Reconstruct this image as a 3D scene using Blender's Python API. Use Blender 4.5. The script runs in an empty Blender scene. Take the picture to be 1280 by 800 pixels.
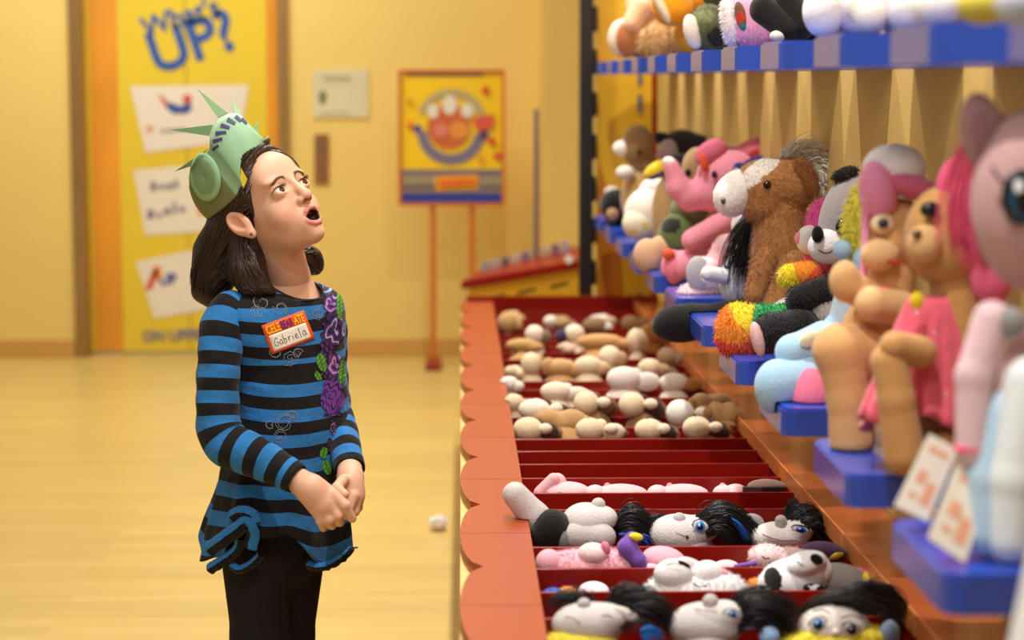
import bpy, bmesh, math, random
import numpy as np
from mathutils import Matrix, Vector
from mathutils.bvhtree import BVHTree

# ------------------------------------------------------------------ camera, world, lights
SC = bpy.context.scene
COL = SC.collection
CAM_Z = 1.45
FPX = 2600.0
YAW = math.atan2(63, FPX)
PIT = math.atan2(302, FPX)
CF = np.array([math.sin(YAW) * math.cos(PIT), math.cos(YAW) * math.cos(PIT), -math.sin(PIT)])
CR = np.array([math.cos(YAW), -math.sin(YAW), 0.0])
CU = np.cross(CR, CF)
CC = np.array([0.0, 0.0, CAM_Z])

cam_data = bpy.data.cameras.new('camera')
cam = bpy.data.objects.new('camera', cam_data)
COL.objects.link(cam)
cam_data.sensor_width = 36.0
cam_data.lens = FPX / 1280 * 36.0
cam_data.clip_start = 0.05
cam_data.clip_end = 60
cam_data.dof.use_dof = True
cam_data.dof.focus_distance = 4.1
cam_data.dof.aperture_fstop = 2.7
cam_data.dof.aperture_blades = 9
cam.matrix_world = Matrix(((CR[0], CU[0], -CF[0], CC[0]), (CR[1], CU[1], -CF[1], CC[1]), (CR[2], CU[2], -CF[2], CC[2]), (0, 0, 0, 1)))
SC.camera = cam

world = bpy.data.worlds.new('world')
SC.world = world
world.use_nodes = True
wb = world.node_tree.nodes['Background']
wb.inputs[0].default_value = (1.0, 0.99, 0.97, 1)
wb.inputs[1].default_value = 0.30

vs = SC.view_settings
vs.view_transform = 'Standard'
vs.look = 'None'
vs.gamma = 1.0
vs.use_curve_mapping = False
vs.exposure = 0.0


def area_light(name, loc, target, size, power, color=(1, 0.9, 0.76), sy=None, spread=180):
    d = bpy.data.lights.new(name, 'AREA')
    d.energy = power
    d.color = color
    d.shape = 'RECTANGLE'
    d.size = size
    d.size_y = sy or size
    d.spread = math.radians(spread)
    o = bpy.data.objects.new(name, d)
    COL.objects.link(o)
    o.location = loc
    o.rotation_euler = (Vector(target) - Vector(loc)).to_track_quat('-Z', 'Y').to_euler()
    return o


WARM = (1, 0.985, 0.93)
area_light('ceiling_and_key_light', (-1.6, 9.3, 3.15), (-1.6, 9.6, 0), 2.6, 74, WARM, 1.2)
area_light('ceiling_and_key_light', (-1.2, 6.6, 3.15), (-1.2, 6.6, 0), 2.0, 8, WARM, 1.4)
area_light('ceiling_and_key_light', (-0.9, 3.6, 3.15), (-0.8, 3.9, 0), 1.2, 9, (1, 0.985, 0.95), 1.0)
area_light('ceiling_and_key_light', (-0.55, 1.1, 3.0), (0.5, 3.3, 1.1), 0.8, 20, (1, 0.98, 0.94), 0.8)  # added key lamp, brightens the sides facing the camera
for sy_, pw in ((1.9, 22), (3.4, 23), (4.9, 23), (6.5, 24), (7.9, 22)):
    area_light('ceiling_spot', (0.12, sy_, 3.15), (0.55, sy_, 0.6), 0.08, pw, (1, 0.985, 0.95), 0.08, 130)


# ------------------------------------------------------------------ pixel rays -> points of the place
def ray(x, y):
    return CF * FPX + CR * (x - 640) - CU * (y - 400)


def P(x, y, Y):
    d = ray(x, y)
    return CC + d * (Y / d[1])


def PZ(x, y, z):
    d = ray(x, y)
    return CC + d * ((z - CAM_Z) / d[2])


def s2l(c):
    c = np.asarray(c, float) / 255.0
    return np.where(c <= 0.04045, c / 12.92, ((c + 0.055) / 1.055) ** 2.4)


# ------------------------------------------------------------------ materials
MATS = {}


def mat(name, rgb, rough=0.6, spec=0.5, noise=0.0, nscale=8.0, bump=0.0, bscale=60.0, metal=0.0, coat=0.0, emit=0.0, sheen=0.0):
    if name in MATS:
        return MATS[name]
    m = bpy.data.materials.new(name)
    m.use_nodes = True
    nt = m.node_tree
    b = nt.nodes['Principled BSDF']
    c = s2l(rgb)
    b.inputs['Base Color'].default_value = (*c, 1)
    b.inputs['Roughness'].default_value = rough
    b.inputs['Specular IOR Level'].default_value = spec
    b.inputs['Metallic'].default_value = metal
    b.inputs['Coat Weight'].default_value = coat
    b.inputs['Sheen Weight'].default_value = sheen
    if emit:
        b.inputs['Emission Color'].default_value = (*c, 1)
        b.inputs['Emission Strength'].default_value = emit
    tc = nt.nodes.new('ShaderNodeTexCoord')
    if noise:
        n = nt.nodes.new('ShaderNodeTexNoise')
        n.inputs['Scale'].default_value = nscale
        n.inputs['Detail'].default_value = 4
        r = nt.nodes.new('ShaderNodeValToRGB')
        r.color_ramp.elements[0].position = 0.3
        r.color_ramp.elements[1].position = 0.7
        r.color_ramp.elements[0].color = (*(c * (1 - noise)), 1)
        r.color_ramp.elements[1].color = (*np.minimum(c * (1 + noise), 1), 1)
        nt.links.new(tc.outputs['Object'], n.inputs['Vector'])
        nt.links.new(n.outputs['Fac'], r.inputs['Fac'])
        nt.links.new(r.outputs['Color'], b.inputs['Base Color'])
    if bump:
        n = nt.nodes.new('ShaderNodeTexNoise')
        n.inputs['Scale'].default_value = bscale
        n.inputs['Detail'].default_value = 3
        bp = nt.nodes.new('ShaderNodeBump')
        bp.inputs['Strength'].default_value = bump
        bp.inputs['Distance'].default_value = 0.004
        nt.links.new(tc.outputs['Object'], n.inputs['Vector'])
        nt.links.new(n.outputs['Fac'], bp.inputs['Height'])
        nt.links.new(bp.outputs['Normal'], b.inputs['Normal'])
    MATS[name] = m
    return m


def attr_mat(name, rough=0.9, spec=0.2, sheen=0.0, bump=0.0, bscale=250.0, sss=0.0, vary=0.0):
    if name in MATS:
        return MATS[name]
    m = bpy.data.materials.new(name)
    m.use_nodes = True
    nt = m.node_tree
    b = nt.nodes['Principled BSDF']
    a = nt.nodes.new('ShaderNodeAttribute')
    a.attribute_name = 'Col'
    out = a.outputs['Color']
    tc = nt.nodes.new('ShaderNodeTexCoord')
    if vary:
        n = nt.nodes.new('ShaderNodeTexNoise')
        n.inputs['Scale'].default_value = bscale * 0.5
        n.inputs['Detail'].default_value = 3
        hv = nt.nodes.new('ShaderNodeHueSaturation')
        mr = nt.nodes.new('ShaderNodeMapRange')
        mr.inputs['To Min'].default_value = 1 - vary
        mr.inputs['To Max'].default_value = 1 + vary
        nt.links.new(tc.outputs['Object'], n.inputs['Vector'])
        nt.links.new(n.outputs['Fac'], mr.inputs['Value'])
        nt.links.new(mr.outputs['Result'], hv.inputs['Value'])
        nt.links.new(out, hv.inputs['Color'])
        out = hv.outputs['Color']
    nt.links.new(out, b.inputs['Base Color'])
    b.inputs['Roughness'].default_value = rough
    b.inputs['Specular IOR Level'].default_value = spec
    b.inputs['Sheen Weight'].default_value = sheen
    b.inputs['Sheen Roughness'].default_value = 0.5
    if sss:
        b.inputs['Subsurface Weight'].default_value = sss
        b.inputs['Subsurface Radius'].default_value = (0.008, 0.003, 0.0015)
        b.inputs['Subsurface Scale'].default_value = 0.6
    if bump:
        n = nt.nodes.new('ShaderNodeTexNoise')
        n.inputs['Scale'].default_value = bscale
        n.inputs['Detail'].default_value = 3
        bp = nt.nodes.new('ShaderNodeBump')
        bp.inputs['Strength'].default_value = bump
        bp.inputs['Distance'].default_value = 0.003
        nt.links.new(tc.outputs['Object'], n.inputs['Vector'])
        nt.links.new(n.outputs['Fac'], bp.inputs['Height'])
        nt.links.new(bp.outputs['Normal'], b.inputs['Normal'])
    MATS[name] = m
    return m


PLUSH = attr_mat('plush_fabric', 0.95, 0.15, 0.25, 0.5, 260, 0, 0.14)
FUR = attr_mat('plush_fur', 0.85, 0.2, 0.3, 0, 200, 0, 0.2)
SKIN = attr_mat('skin', 0.5, 0.35, 0.0, 0.05, 300, 0.25)
GLOSSY = attr_mat('glossy_plastic', 0.15, 0.5)
PAPER = attr_mat('printed_paper', 0.55, 0.3, 0, 0, 100, 0, 0.04)


# ------------------------------------------------------------------ object helpers
def tag(o, label=None, cat=None, group=None, kind=None):
    if label: o['label'] = label
    if cat: o['category'] = cat
    if group: o['group'] = group
    if kind: o['kind'] = kind
    return o


def empty(name, loc, label=None, cat=None, group=None, rz=0.0):
    o = bpy.data.objects.new(name, None)
    COL.objects.link(o)
    o.location = loc
    o.rotation_euler = (0, 0, rz)
    o.empty_display_size = 0.05
    return tag(o, label, cat, group)


def origin_of(parent):
    o = np.zeros(3)
    p = parent
    while p is not None:
        o = o + np.array(p.location)
        p = p.parent
    return o


def mesh_obj(name, V, F, m, parent=None, smooth=True, cols=None, attr=None, matidx=None):
    """V in world coordinates; with a parent, stored relative to the parent's place"""
    V = np.asarray(V, float)
    if parent is not None:
        V = V - origin_of(parent)
    me = bpy.data.meshes.new(name)
    me.from_pydata(V.tolist(), [], F if isinstance(F, list) else F.tolist())
    if smooth:
        me.polygons.foreach_set('use_smooth', np.ones(len(me.polygons), bool))
    if cols is not None:
        cols = np.asarray(cols, float)
        if cols.ndim == 1:
            cols = np.tile(cols, (len(V), 1))
        ca = me.color_attributes.new('Col', 'FLOAT_COLOR', 'POINT')
        ca.data.foreach_set('color', np.c_[cols[:, :3], np.ones(len(V))].astype(np.float32).ravel())
    if attr:
        for k, a in attr.items():
            at = me.attributes.new(k, 'FLOAT', 'POINT')
            at.data.foreach_set('value', np.asarray(a, np.float32))
    for mm in (m if isinstance(m, (list, tuple)) else [m]):
        me.materials.append(mm)
    if matidx is not None:
        me.polygons.foreach_set('material_index', np.asarray(matidx, np.int32))
    me.update()
    o = bpy.data.objects.new(name, me)
    COL.objects.link(o)
    if parent is not None:
        o.parent = parent
    return o


def bm_obj(name, bm, m, parent=None, smooth=False):
    bmesh.ops.recalc_face_normals(bm, faces=bm.faces)
    if parent is not None:
        bmesh.ops.translate(bm, verts=bm.verts, vec=-Vector(origin_of(parent)))
    me = bpy.data.meshes.new(name)
    bm.to_mesh(me)
    bm.free()
    for p in me.polygons:
        p.use_smooth = smooth
    me.materials.append(m)
    o = bpy.data.objects.new(name, me)
    COL.objects.link(o)
    if parent is not None:
        o.parent = parent
    return o


def bm_box(bm, lo, hi, bev=0.0, M=None):
    r = bmesh.ops.create_cube(bm, size=1.0)
    vs_ = r['verts']
    lo = Vector(lo); hi = Vector(hi)
    for v in vs_:
        v.co = Vector(((v.co.x + .5) * (hi.x - lo.x) + lo.x, (v.co.y + .5) * (hi.y - lo.y) + lo.y, (v.co.z + .5) * (hi.z - lo.z) + lo.z))
    es = list({e for v in vs_ for e in v.link_edges})
    if bev:
        r2 = bmesh.ops.bevel(bm, geom=es, offset=bev, segments=2, affect='EDGES', profile=0.5)
        vs_ = list({v for f in r2['faces'] for v in f.verts} | {v for v in vs_ if v.is_valid})
    if M is not None:
        bmesh.ops.transform(bm, matrix=M, verts=[v for v in vs_ if v.is_valid])


def box(name, lo, hi, m, parent=None, bev=0.0, M=None):
    bm = bmesh.new()
    bm_box(bm, lo, hi, bev, M)
    return bm_obj(name, bm, m, parent)


def prism(name, pts, m, parent=None, frame=None, depth=0.01, bev=0.0):
    """2D outline pts in the frame (origin, ex, ey); thickness along ex x ey"""
    o, ex, ey = [Vector(a) for a in frame]
    n = ex.cross(ey).normalized()
    bm = bmesh.new()
    a = [bm.verts.new(o + ex * p[0] + ey * p[1]) for p in pts]
    b = [bm.verts.new(o + ex * p[0] + ey * p[1] + n * depth) for p in pts]
    bm.faces.new(a[::-1]); bm.faces.new(b)
    k = len(pts)
    for i in range(k):
        bm.faces.new((a[i], a[(i + 1) % k], b[(i + 1) % k], b[i]))
    if bev:
        bmesh.ops.bevel(bm, geom=bm.edges[:], offset=bev, segments=2, affect='EDGES')
    return bm_obj(name, bm, m, parent)


def text_arrays(s, size=1.0, bold=0.0, extr=0.0, align='CENTER'):
    cu = bpy.data.curves.new('lettering', 'FONT')
    cu.body = s; cu.size = size; cu.align_x = align; cu.align_y = 'CENTER'; cu.offset = bold; cu.extrude = extr
    o = bpy.data.objects.new('lettering', cu)
    COL.objects.link(o)
    dg = bpy.context.evaluated_depsgraph_get()
    me = bpy.data.meshes.new_from_object(o.evaluated_get(dg))
    V = np.array([v.co[:] for v in me.vertices]); F = [list(p.vertices) for p in me.polygons]
    bpy.data.objects.remove(o); bpy.data.curves.remove(cu); bpy.data.meshes.remove(me)
    return V, F


def text(name, s, m, parent, loc, ex, ey, size, bold=0.0, align='CENTER', extr=0.001):
    V, F = text_arrays(s, size, bold, extr, align)
    ex = np.array(ex, float); ex /= np.linalg.norm(ex); ey = np.array(ey, float); ey /= np.linalg.norm(ey)
    n = np.cross(ex, ey); n /= np.linalg.norm(n); ey = np.cross(n, ex)
    return mesh_obj(name, np.asarray(loc) + V[:, :1] * ex + V[:, 1:2] * ey + V[:, 2:] * n, F, m, parent, smooth=False)


def catmull(pts, n):
    pts = np.asarray(pts, float)
    k = len(pts)
    if k == 2:
        t = np.linspace(0, 1, n)[:, None]
        return pts[0] * (1 - t) + pts[1] * t
    ext = np.vstack([2 * pts[0] - pts[1], pts, 2 * pts[-1] - pts[-2]])
    out = []
    for u in np.linspace(0, k - 1 - 1e-9, n):
        i = int(u); t = u - i
        p0, p1, p2, p3 = ext[i], ext[i + 1], ext[i + 2], ext[i + 3]
        out.append(0.5 * (2 * p1 + (p2 - p0) * t + (2 * p0 - 5 * p1 + 4 * p2 - p3) * t ** 2 + (3 * p1 - p0 - 3 * p2 + p3) * t ** 3))
    return np.array(out)


def tube_arrays(path, rad, sides=6, cap=True):
    path = np.asarray(path, float)
    n = len(path)
    rad = np.broadcast_to(np.asarray(rad, float), (n,))
    T = np.gradient(path, axis=0)
    T /= np.maximum(np.linalg.norm(T, axis=1, keepdims=True), 1e-9)
    ref = np.array([0, 0, 1.0]) if abs(T[0][2]) < 0.9 else np.array([1.0, 0, 0])
    u = np.cross(T[0], ref); u /= np.linalg.norm(u)
    V = []
    for i in range(n):
        u = u - T[i] * (u @ T[i]); u /= max(np.linalg.norm(u), 1e-9)
        w = np.cross(T[i], u)
        for a in range(sides):
            an = 2 * math.pi * a / sides
            V.append(path[i] + rad[i] * (math.cos(an) * u + math.sin(an) * w))
    F = []
    for i in range(n - 1):
        for a in range(sides):
            b = (a + 1) % sides
            F.append([i * sides + a, i * sides + b, (i + 1) * sides + b, (i + 1) * sides + a])
    if cap:
        F.append(list(range(sides))[::-1])
        F.append([(n - 1) * sides + a for a in range(sides)])
    return V, F


def tubes(name, paths, m, parent=None, r0=0.002, r1=None, sides=5, cols=None):
    V = []; F = []; C = []
    for k, p in enumerate(paths):
        n = len(p)
        rr = np.linspace(r0, r0 if r1 is None else r1, n) if np.isscalar(r0) else r0[k]
        v, f = tube_arrays(p, rr, sides)
        b = len(V)
        V += v
        F += [[i + b for i in q] for q in f]
        if cols is not None:
            C += [cols[k]] * len(v)
    return mesh_obj(name, V, F, m, parent, cols=np.array(C) if cols is not None else None)


# ------------------------------------------------------------------ smooth solids: blends of ellipsoids and cones, meshed with surface nets
def rot_y(a):
    c, s = math.cos(a), math.sin(a)
    return np.array([[c, 0, -s], [0, 1, 0], [s, 0, c]])     # + turns counter-clockwise as seen from -Y


def E_(c, r, R=None, col=None, k=None, op='u'):
    c = np.asarray(c, float); r = np.asarray(r, float)
    if r.ndim == 0: r = np.full(3, float(r))
    ext = r if R is None else np.sqrt(((R * r) ** 2).sum(1))

    def fn(X):
        q = X - c
        if R is not None: q = q @ R
        a = np.sqrt(((q / r) ** 2).sum(-1)); b = np.sqrt(((q / r ** 2) ** 2).sum(-1))
        return a * (a - 1) / np.maximum(b, 1e-6)
    return dict(fn=fn, lo=c - ext, hi=c + ext, col=col, k=k, op=op)


def C_(a, b, ra, rb, col=None, k=None, op='u'):
    a = np.asarray(a, float); b = np.asarray(b, float)
    d = b - a; L2 = max(d @ d, 1e-12)

    def fn(X):
        q = X - a
        t = np.clip((q @ d) / L2, 0, 1)
        return np.sqrt(((q - t[..., None] * d) ** 2).sum(-1)) - (ra + (rb - ra) * t)
    m = max(ra, rb)
    return dict(fn=fn, lo=np.minimum(a, b) - m, hi=np.maximum(a, b) + m, col=col, k=k, op=op)


def H_(n, d, col=None, k=None, op='s'):
    """half space n.x < d"""
    n = np.asarray(n, float); n = n / np.linalg.norm(n)
    return dict(fn=lambda X: X @ n - d, lo=None, hi=None, col=col, k=k, op=op)


def sdf_mesh(prims, cell, k=0.01, cols=True):
    los = [p['lo'] for p in prims if p['op'] == 'u']
    his = [p['hi'] for p in prims if p['op'] == 'u']
    lo = np.min(los, 0) - 3 * cell - k; hi = np.max(his, 0) + 3 * cell + k
    n = np.maximum(np.ceil((hi - lo) / cell).astype(int) + 1, 4)
    ax = [lo[i] + cell * np.arange(n[i]) for i in range(3)]
    D = np.full(n, 1.0)
    BEST = np.full(n, 9.0, np.float32); IDX = np.zeros(n, np.int16)
    for pi, p in enumerate(prims):
        kk = k if p['k'] is None else p['k']
        if p['lo'] is None:
            sl = tuple(slice(0, n[i]) for i in range(3))
        else:
            m_ = 3 * kk + 3 * cell
            i0 = np.maximum(((p['lo'] - m_ - lo) / cell).astype(int), 0)
            i1 = np.minimum(((p['hi'] + m_ - lo) / cell).astype(int) + 2, n)
            if np.any(i1 <= i0): continue
            sl = tuple(slice(i0[i], i1[i]) for i in range(3))
        X = np.stack(np.meshgrid(*[ax[i][sl[i]] for i in range(3)], indexing='ij'), -1)
        d = p['fn'](X)
        A = D[sl]
        if p['op'] == 'u':
            if kk > 0:
                h = np.clip(0.5 + 0.5 * (A - d) / kk, 0, 1)
                D[sl] = A * (1 - h) + d * h - kk * h * (1 - h)
            else:
                D[sl] = np.minimum(A, d)
            up = d < BEST[sl]
        elif p['op'] == 'p':                     # paint only
            up = d < 0
            IDX[sl] = np.where(up, pi, IDX[sl])
            continue
        else:
            nd = -d
            if kk > 0:
                h = np.clip(0.5 - 0.5 * (A - nd) / kk, 0, 1)
                D[sl] = A * (1 - h) + nd * h + kk * h * (1 - h)
            else:
                D[sl] = np.maximum(A, nd)
            if p['col'] is None: continue
            IDX[sl] = np.where(nd > A - cell, pi, IDX[sl])
            continue
        BEST[sl] = np.where(up, d, BEST[sl]); IDX[sl] = np.where(up, pi, IDX[sl])
    ins = D < 0
    c8 = [ins[i:n[0] - 1 + i, j:n[1] - 1 + j, l:n[2] - 1 + l] for i in (0, 1) for j in (0, 1) for l in (0, 1)]
    s = sum(c.astype(np.int8) for c in c8)
    act = (s > 0) & (s < 8)
    I = np.argwhere(act)
    vid = np.full(act.shape, -1, np.int64)
    vid[act] = np.arange(len(I))
    acc = np.zeros((len(I), 3)); cnt = np.zeros(len(I))
    corners = [(i, j, l) for i in (0, 1) for j in (0, 1) for l in (0, 1)]
    for a in corners:
        for axs in range(3):
            if a[axs] == 1: continue
            b = list(a); b[axs] = 1
            ia = I + a; ib = I + b
            da = D[ia[:, 0], ia[:, 1], ia[:, 2]]; db = D[ib[:, 0], ib[:, 1], ib[:, 2]]
            cr = (da < 0) != (db < 0)
            t = np.where(cr, da / np.where(cr, da - db, 1), 0)
            pt = np.array(a, float)[None].repeat(len(I), 0)
            pt[:, axs] += t
            acc[cr] += pt[cr]; cnt[cr] += 1
    V = lo + cell * (I + acc / cnt[:, None])
    Q = []
    for axs in range(3):
        o1, o2 = [(1, 2), (2, 0), (0, 1)][axs]
        A = [slice(0, None)] * 3; B = [slice(0, None)] * 3
        A[axs] = slice(0, n[axs] - 1); B[axs] = slice(1, n[axs])
        a_in = ins[tuple(A)]; b_in = ins[tuple(B)]
        E = np.argwhere(a_in != b_in)
        ok = (E[:, o1] > 0) & (E[:, o2] > 0) & (E[:, o1] < n[o1] - 1) & (E[:, o2] < n[o2] - 1)
        E = E[ok]
        fl = a_in[E[:, 0], E[:, 1], E[:, 2]]
        def g(d1, d2):
            X = E.copy(); X[:, o1] -= d1; X[:, o2] -= d2
            return vid[X[:, 0], X[:, 1], X[:, 2]]
        q = np.stack([g(1, 1), g(0, 1), g(0, 0), g(1, 0)], 1)
        q[~fl] = q[~fl][:, ::-1]
        Q.append(q)
    Q = np.vstack(Q) if len(Q) else np.zeros((0, 4), int)
    ci = None
    if cols:
        near = np.round(I + acc / cnt[:, None]).astype(int)
        near = np.minimum(near, n - 1)
        ci = IDX[near[:, 0], near[:, 1], near[:, 2]]
    return V, Q, ci


def vnormals(V, Q):
    N = np.zeros_like(V)
    fn = np.cross(V[Q[:, 2]] - V[Q[:, 0]], V[Q[:, 3]] - V[Q[:, 1]])
    for i in range(4):
        np.add.at(N, Q[:, i], fn)
    return N / np.maximum(np.linalg.norm(N, axis=1, keepdims=True), 1e-12)


def blades(V, N, cols, n, length, width, lay=(0, 0, -0.4), seed=1, jit=0.5):
    rng = np.random.default_rng(seed)
    i = rng.integers(0, len(V), n)
    p = V[i] + rng.normal(0, width, (n, 3))
    d = N[i] + np.array(lay) + rng.normal(0, jit, (n, 3)) * 0.6
    d /= np.linalg.norm(d, axis=1, keepdims=True)
    L = length * rng.uniform(0.5, 1.15, (n, 1))
    side = np.cross(d, rng.normal(0, 1, (n, 3)))
    side /= np.maximum(np.linalg.norm(side, axis=1, keepdims=True), 1e-9)
    base = p - N[i] * width
    bv = np.empty((n * 3, 3))
    bv[0::3] = base - side * width; bv[1::3] = base + side * width
    bv[2::3] = base + d * L + np.array([0, 0, -0.25]) * L
    f = np.arange(n * 3).reshape(n, 3)
    c = cols[i] * rng.uniform(0.8, 1.15, (n, 1))
    return bv, f, np.repeat(np.clip(c, 0, 1), 3, 0)


def solid(name, prims, parent, cell, k=0.01, col=(200, 180, 150), m=None, fur=None, post=None):
    V, Q, ci = sdf_mesh(prims, cell, k)
    base = s2l(col)
    pal = np.array([base if p['col'] is None else s2l(p['col']) for p in prims])
    C = pal[ci]
    if post is not None:
        C = post(V, C)
    if fur:
        n, L, w = fur[:3]
        lay = fur[3] if len(fur) > 3 else (0, 0, -0.4)
        N = vnormals(V, Q)
        bv, bf, bc = blades(V, N, C, n, L, w, lay, seed=len(V))
        F = Q.tolist() + (bf + len(V)).tolist()
        return mesh_obj(name, np.vstack([V, bv]), F, m or FUR, parent, cols=np.vstack([C, bc]))
    return mesh_obj(name, V, Q, m or PLUSH, parent, cols=C)

# ------------------------------------------------------------------ the setting
def wood_floor():
    m = bpy.data.materials.new('maple_planks')
    m.use_nodes = True
    nt = m.node_tree; b = nt.nodes['Principled BSDF']
    tc = nt.nodes.new('ShaderNodeTexCoord')
    mp = nt.nodes.new('ShaderNodeMapping'); mp.inputs['Scale'].default_value = (0.9, 9.0, 1)
    n = nt.nodes.new('ShaderNodeTexNoise'); n.inputs['Scale'].default_value = 2.2; n.inputs['Detail'].default_value = 5
    br = nt.nodes.new('ShaderNodeTexBrick')
    br.inputs['Scale'].default_value = 1.0
    br.inputs['Brick Width'].default_value = 1.1; br.inputs['Row Height'].default_value = 0.085
    br.inputs['Mortar Size'].default_value = 0.0012
    br.inputs['Color1'].default_value = (0.93, 0.93, 0.93, 1); br.inputs['Color2'].default_value = (1.06, 1.06, 1.06, 1)
    br.inputs['Mortar'].default_value = (0.8, 0.78, 0.75, 1)
    r = nt.nodes.new('ShaderNodeValToRGB')
    r.color_ramp.elements[0].position = 0.3; r.color_ramp.elements[1].position = 0.72
    r.color_ramp.elements[0].color = (*s2l((202, 174, 100)), 1)
    r.color_ramp.elements[1].color = (*s2l((214, 187, 112)), 1)
    mx = nt.nodes.new('ShaderNodeMix'); mx.data_type = 'RGBA'; mx.blend_type = 'MULTIPLY'; mx.inputs[0].default_value = 1.0
    L = nt.links.new
    L(tc.outputs['Object'], mp.inputs['Vector']); L(mp.outputs['Vector'], n.inputs['Vector']); L(n.outputs['Fac'], r.inputs['Fac'])
    L(tc.outputs['Object'], br.inputs['Vector'])
    L(r.outputs['Color'], mx.inputs[6]); L(br.outputs['Color'], mx.inputs[7]); L(mx.outputs[2], b.inputs['Base Color'])
    b.inputs['Roughness'].default_value = 0.34
    b.inputs['Specular IOR Level'].default_value = 0.5
    return m


M_WALL = mat('warm_yellow_paint', (236, 208, 122), 0.55, 0.35, 0.03, 0.8)
M_WALL2 = mat('amber_yellow_paint', (230, 196, 108), 0.6, 0.3, 0.03, 0.8)
M_CEIL = mat('ceiling_white', (236, 226, 208), 0.9)
M_BASE = mat('tan_baseboard', (206, 158, 80), 0.5)
M_STEEL = mat('brushed_bronze', (168, 132, 82), 0.35, 0.5, 0.1, 3, metal=0.6)
M_RED = mat('red_lacquer', (142, 22, 11), 0.3, 0.35, 0.06, 5)
M_DRED = mat('dark_red_lacquer', (124, 18, 10), 0.32, 0.35, 0.05, 5)
M_ORANGE = mat('orange_laminate', (164, 70, 35), 0.36, 0.35, 0.04, 3)
M_ORANGE_SHADE = mat('shaded_orange_laminate', (186, 92, 48), 0.16, 0.6, 0.05, 3)  # rail orange as it looks in shade, put into the colour
M_YEL = mat('yellow_laminate', (236, 186, 40), 0.4)
M_YTAN = mat('tan_yellow_laminate', (222, 190, 110), 0.45)
M_BLUE = mat('blue_laminate', (42, 74, 178), 0.2, 0.7, 0.03, 4)
M_TAN = mat('tan_wall_panel', (216, 180, 108), 0.5, 0.35, 0.06, 4)
M_SLAT = mat('pale_maple_batten', (244, 210, 150), 0.5, 0.3, 0.05, 6)
M_BLACK = mat('black_metal', (24, 22, 24), 0.4)
M_GREY = mat('grey_metal', (140, 128, 118), 0.4, metal=0.4)
M_WHITE = mat('white_card', (236, 230, 216), 0.6)

YW = 10.87
box('floor', (-7, -1.0, -0.05), (4, 12, 0.0), wood_floor())['kind'] = 'structure'
box('ceiling', (-7, -1.0, 3.25), (4, 12, 3.3), M_CEIL)['kind'] = 'structure'
xl = P(95, 300, YW)[0]; xr = P(361, 300, YW)[0]; xj = P(673, 200, YW)[0]
ZD = 2.15
bm = bmesh.new()
bm_box(bm, (-7, YW, 0), (xl, YW + 0.3, 3.25))
bm_box(bm, (xr, YW, 0), (xj, YW + 0.3, 3.25))
bm_box(bm, (xl, YW, ZD), (xr, YW + 0.3, 3.25))
bm_obj('wall_back', bm, M_WALL)['kind'] = 'structure'
box('wall_right', (xj, 10.42, 0), (4, YW + 0.3, 3.25), M_WALL2)['kind'] = 'structure'
bm = bmesh.new()
bm_box(bm, (-7, YW - 0.015, 0), (xl - 0.02, YW, 0.09), 0.004)
bm_box(bm, (xr + 0.02, YW - 0.015, 0), (xj, YW, 0.09), 0.004)
bm_obj('baseboard_back', bm, M_BASE)['kind'] = 'structure'
box('wall_display', (0.80, 0.9, 0.0), (0.9, 8.25, 3.25), M_TAN)['kind'] = 'structure'
# frame of the lift doorway
bm = bmesh.new()
bm_box(bm, (xl - 0.01, YW - 0.03, 0), (xl + 0.055, YW + 0.16, ZD), 0.004)
bm_box(bm, (xr - 0.045, YW - 0.03, 0), (xr + 0.012, YW + 0.16, ZD), 0.004)
bm_box(bm, (xl + 0.055, YW - 0.03, ZD - 0.06), (xr - 0.045, YW + 0.16, ZD), 0.004)
bm_obj('trim_1', bm, M_STEEL)['kind'] = 'structure'

# lift doors with their printed graphic
YD = YW + 0.10
M_DY = mat('door_yellow_print', (232, 206, 58), 0.45, 0.4, 0.04, 1.5)
M_DO = mat('door_orange_print', (232, 158, 48), 0.45, 0.4, 0.12, 2)
M_DB = mat('door_blue_print', (44, 92, 172), 0.5)
door = empty('door_1', (0.5 * (xl + xr), YD, 0))
door['kind'] = 'structure'


def DP(x, y, off=0.0):
    return P(x, y, YD - off)


xs = [DP(v, 300)[0] for v in (104, 236, 357)]
for a, b in ((0, 1), (1, 2)):
    leaf = box('door_leaf', (xs[a] + 0.002, YD, 0.012), (xs[b] - 0.002, YD + 0.04, ZD), M_DY, door, 0.003)
bl = [DP(v, 300)[0] for v in (117, 152, 336, 356)]
box('printed_band', (bl[0], YD - 0.003, 0.02), (bl[1], YD, ZD), M_DO, door)
box('printed_band', (bl[2], YD - 0.003, 0.02), (bl[3], YD, ZD), M_DO, door)


def px_prism(name, pix, Y, m, parent, depth=0.004):
    pts = [P(x, y, Y) for x, y in pix]
    bm = bmesh.new()
    a = [bm.verts.new(p) for p in pts]
    b = [bm.verts.new(p + np.array([0, -depth, 0])) for p in pts]
    bm.faces.new(a); bm.faces.new(b[::-1])
    k = len(pts)
    for i in range(k):
        bm.faces.new((a[i], a[(i + 1) % k], b[(i + 1) % k], b[i]))
    return bm_obj(name, bm, m, parent)


def circ(x, y, rx, ry=None, n=18, a0=0, a1=360):
    ry = ry or rx
    return [(x + rx * math.cos(math.radians(a0 + (a1 - a0) * i / n)), y + ry * math.sin(math.radians(a0 + (a1 - a0) * i / n))) for i in range(n)]


def arc_band(x, y, r0, r1, a0, a1, n=16):
    A = [math.radians(a0 + (a1 - a0) * i / n) for i in range(n + 1)]
    return [(x + r1 * math.cos(a), y + r1 * math.sin(a)) for a in A] + [(x + r0 * math.cos(a), y + r0 * math.sin(a)) for a in A[::-1]]


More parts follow.
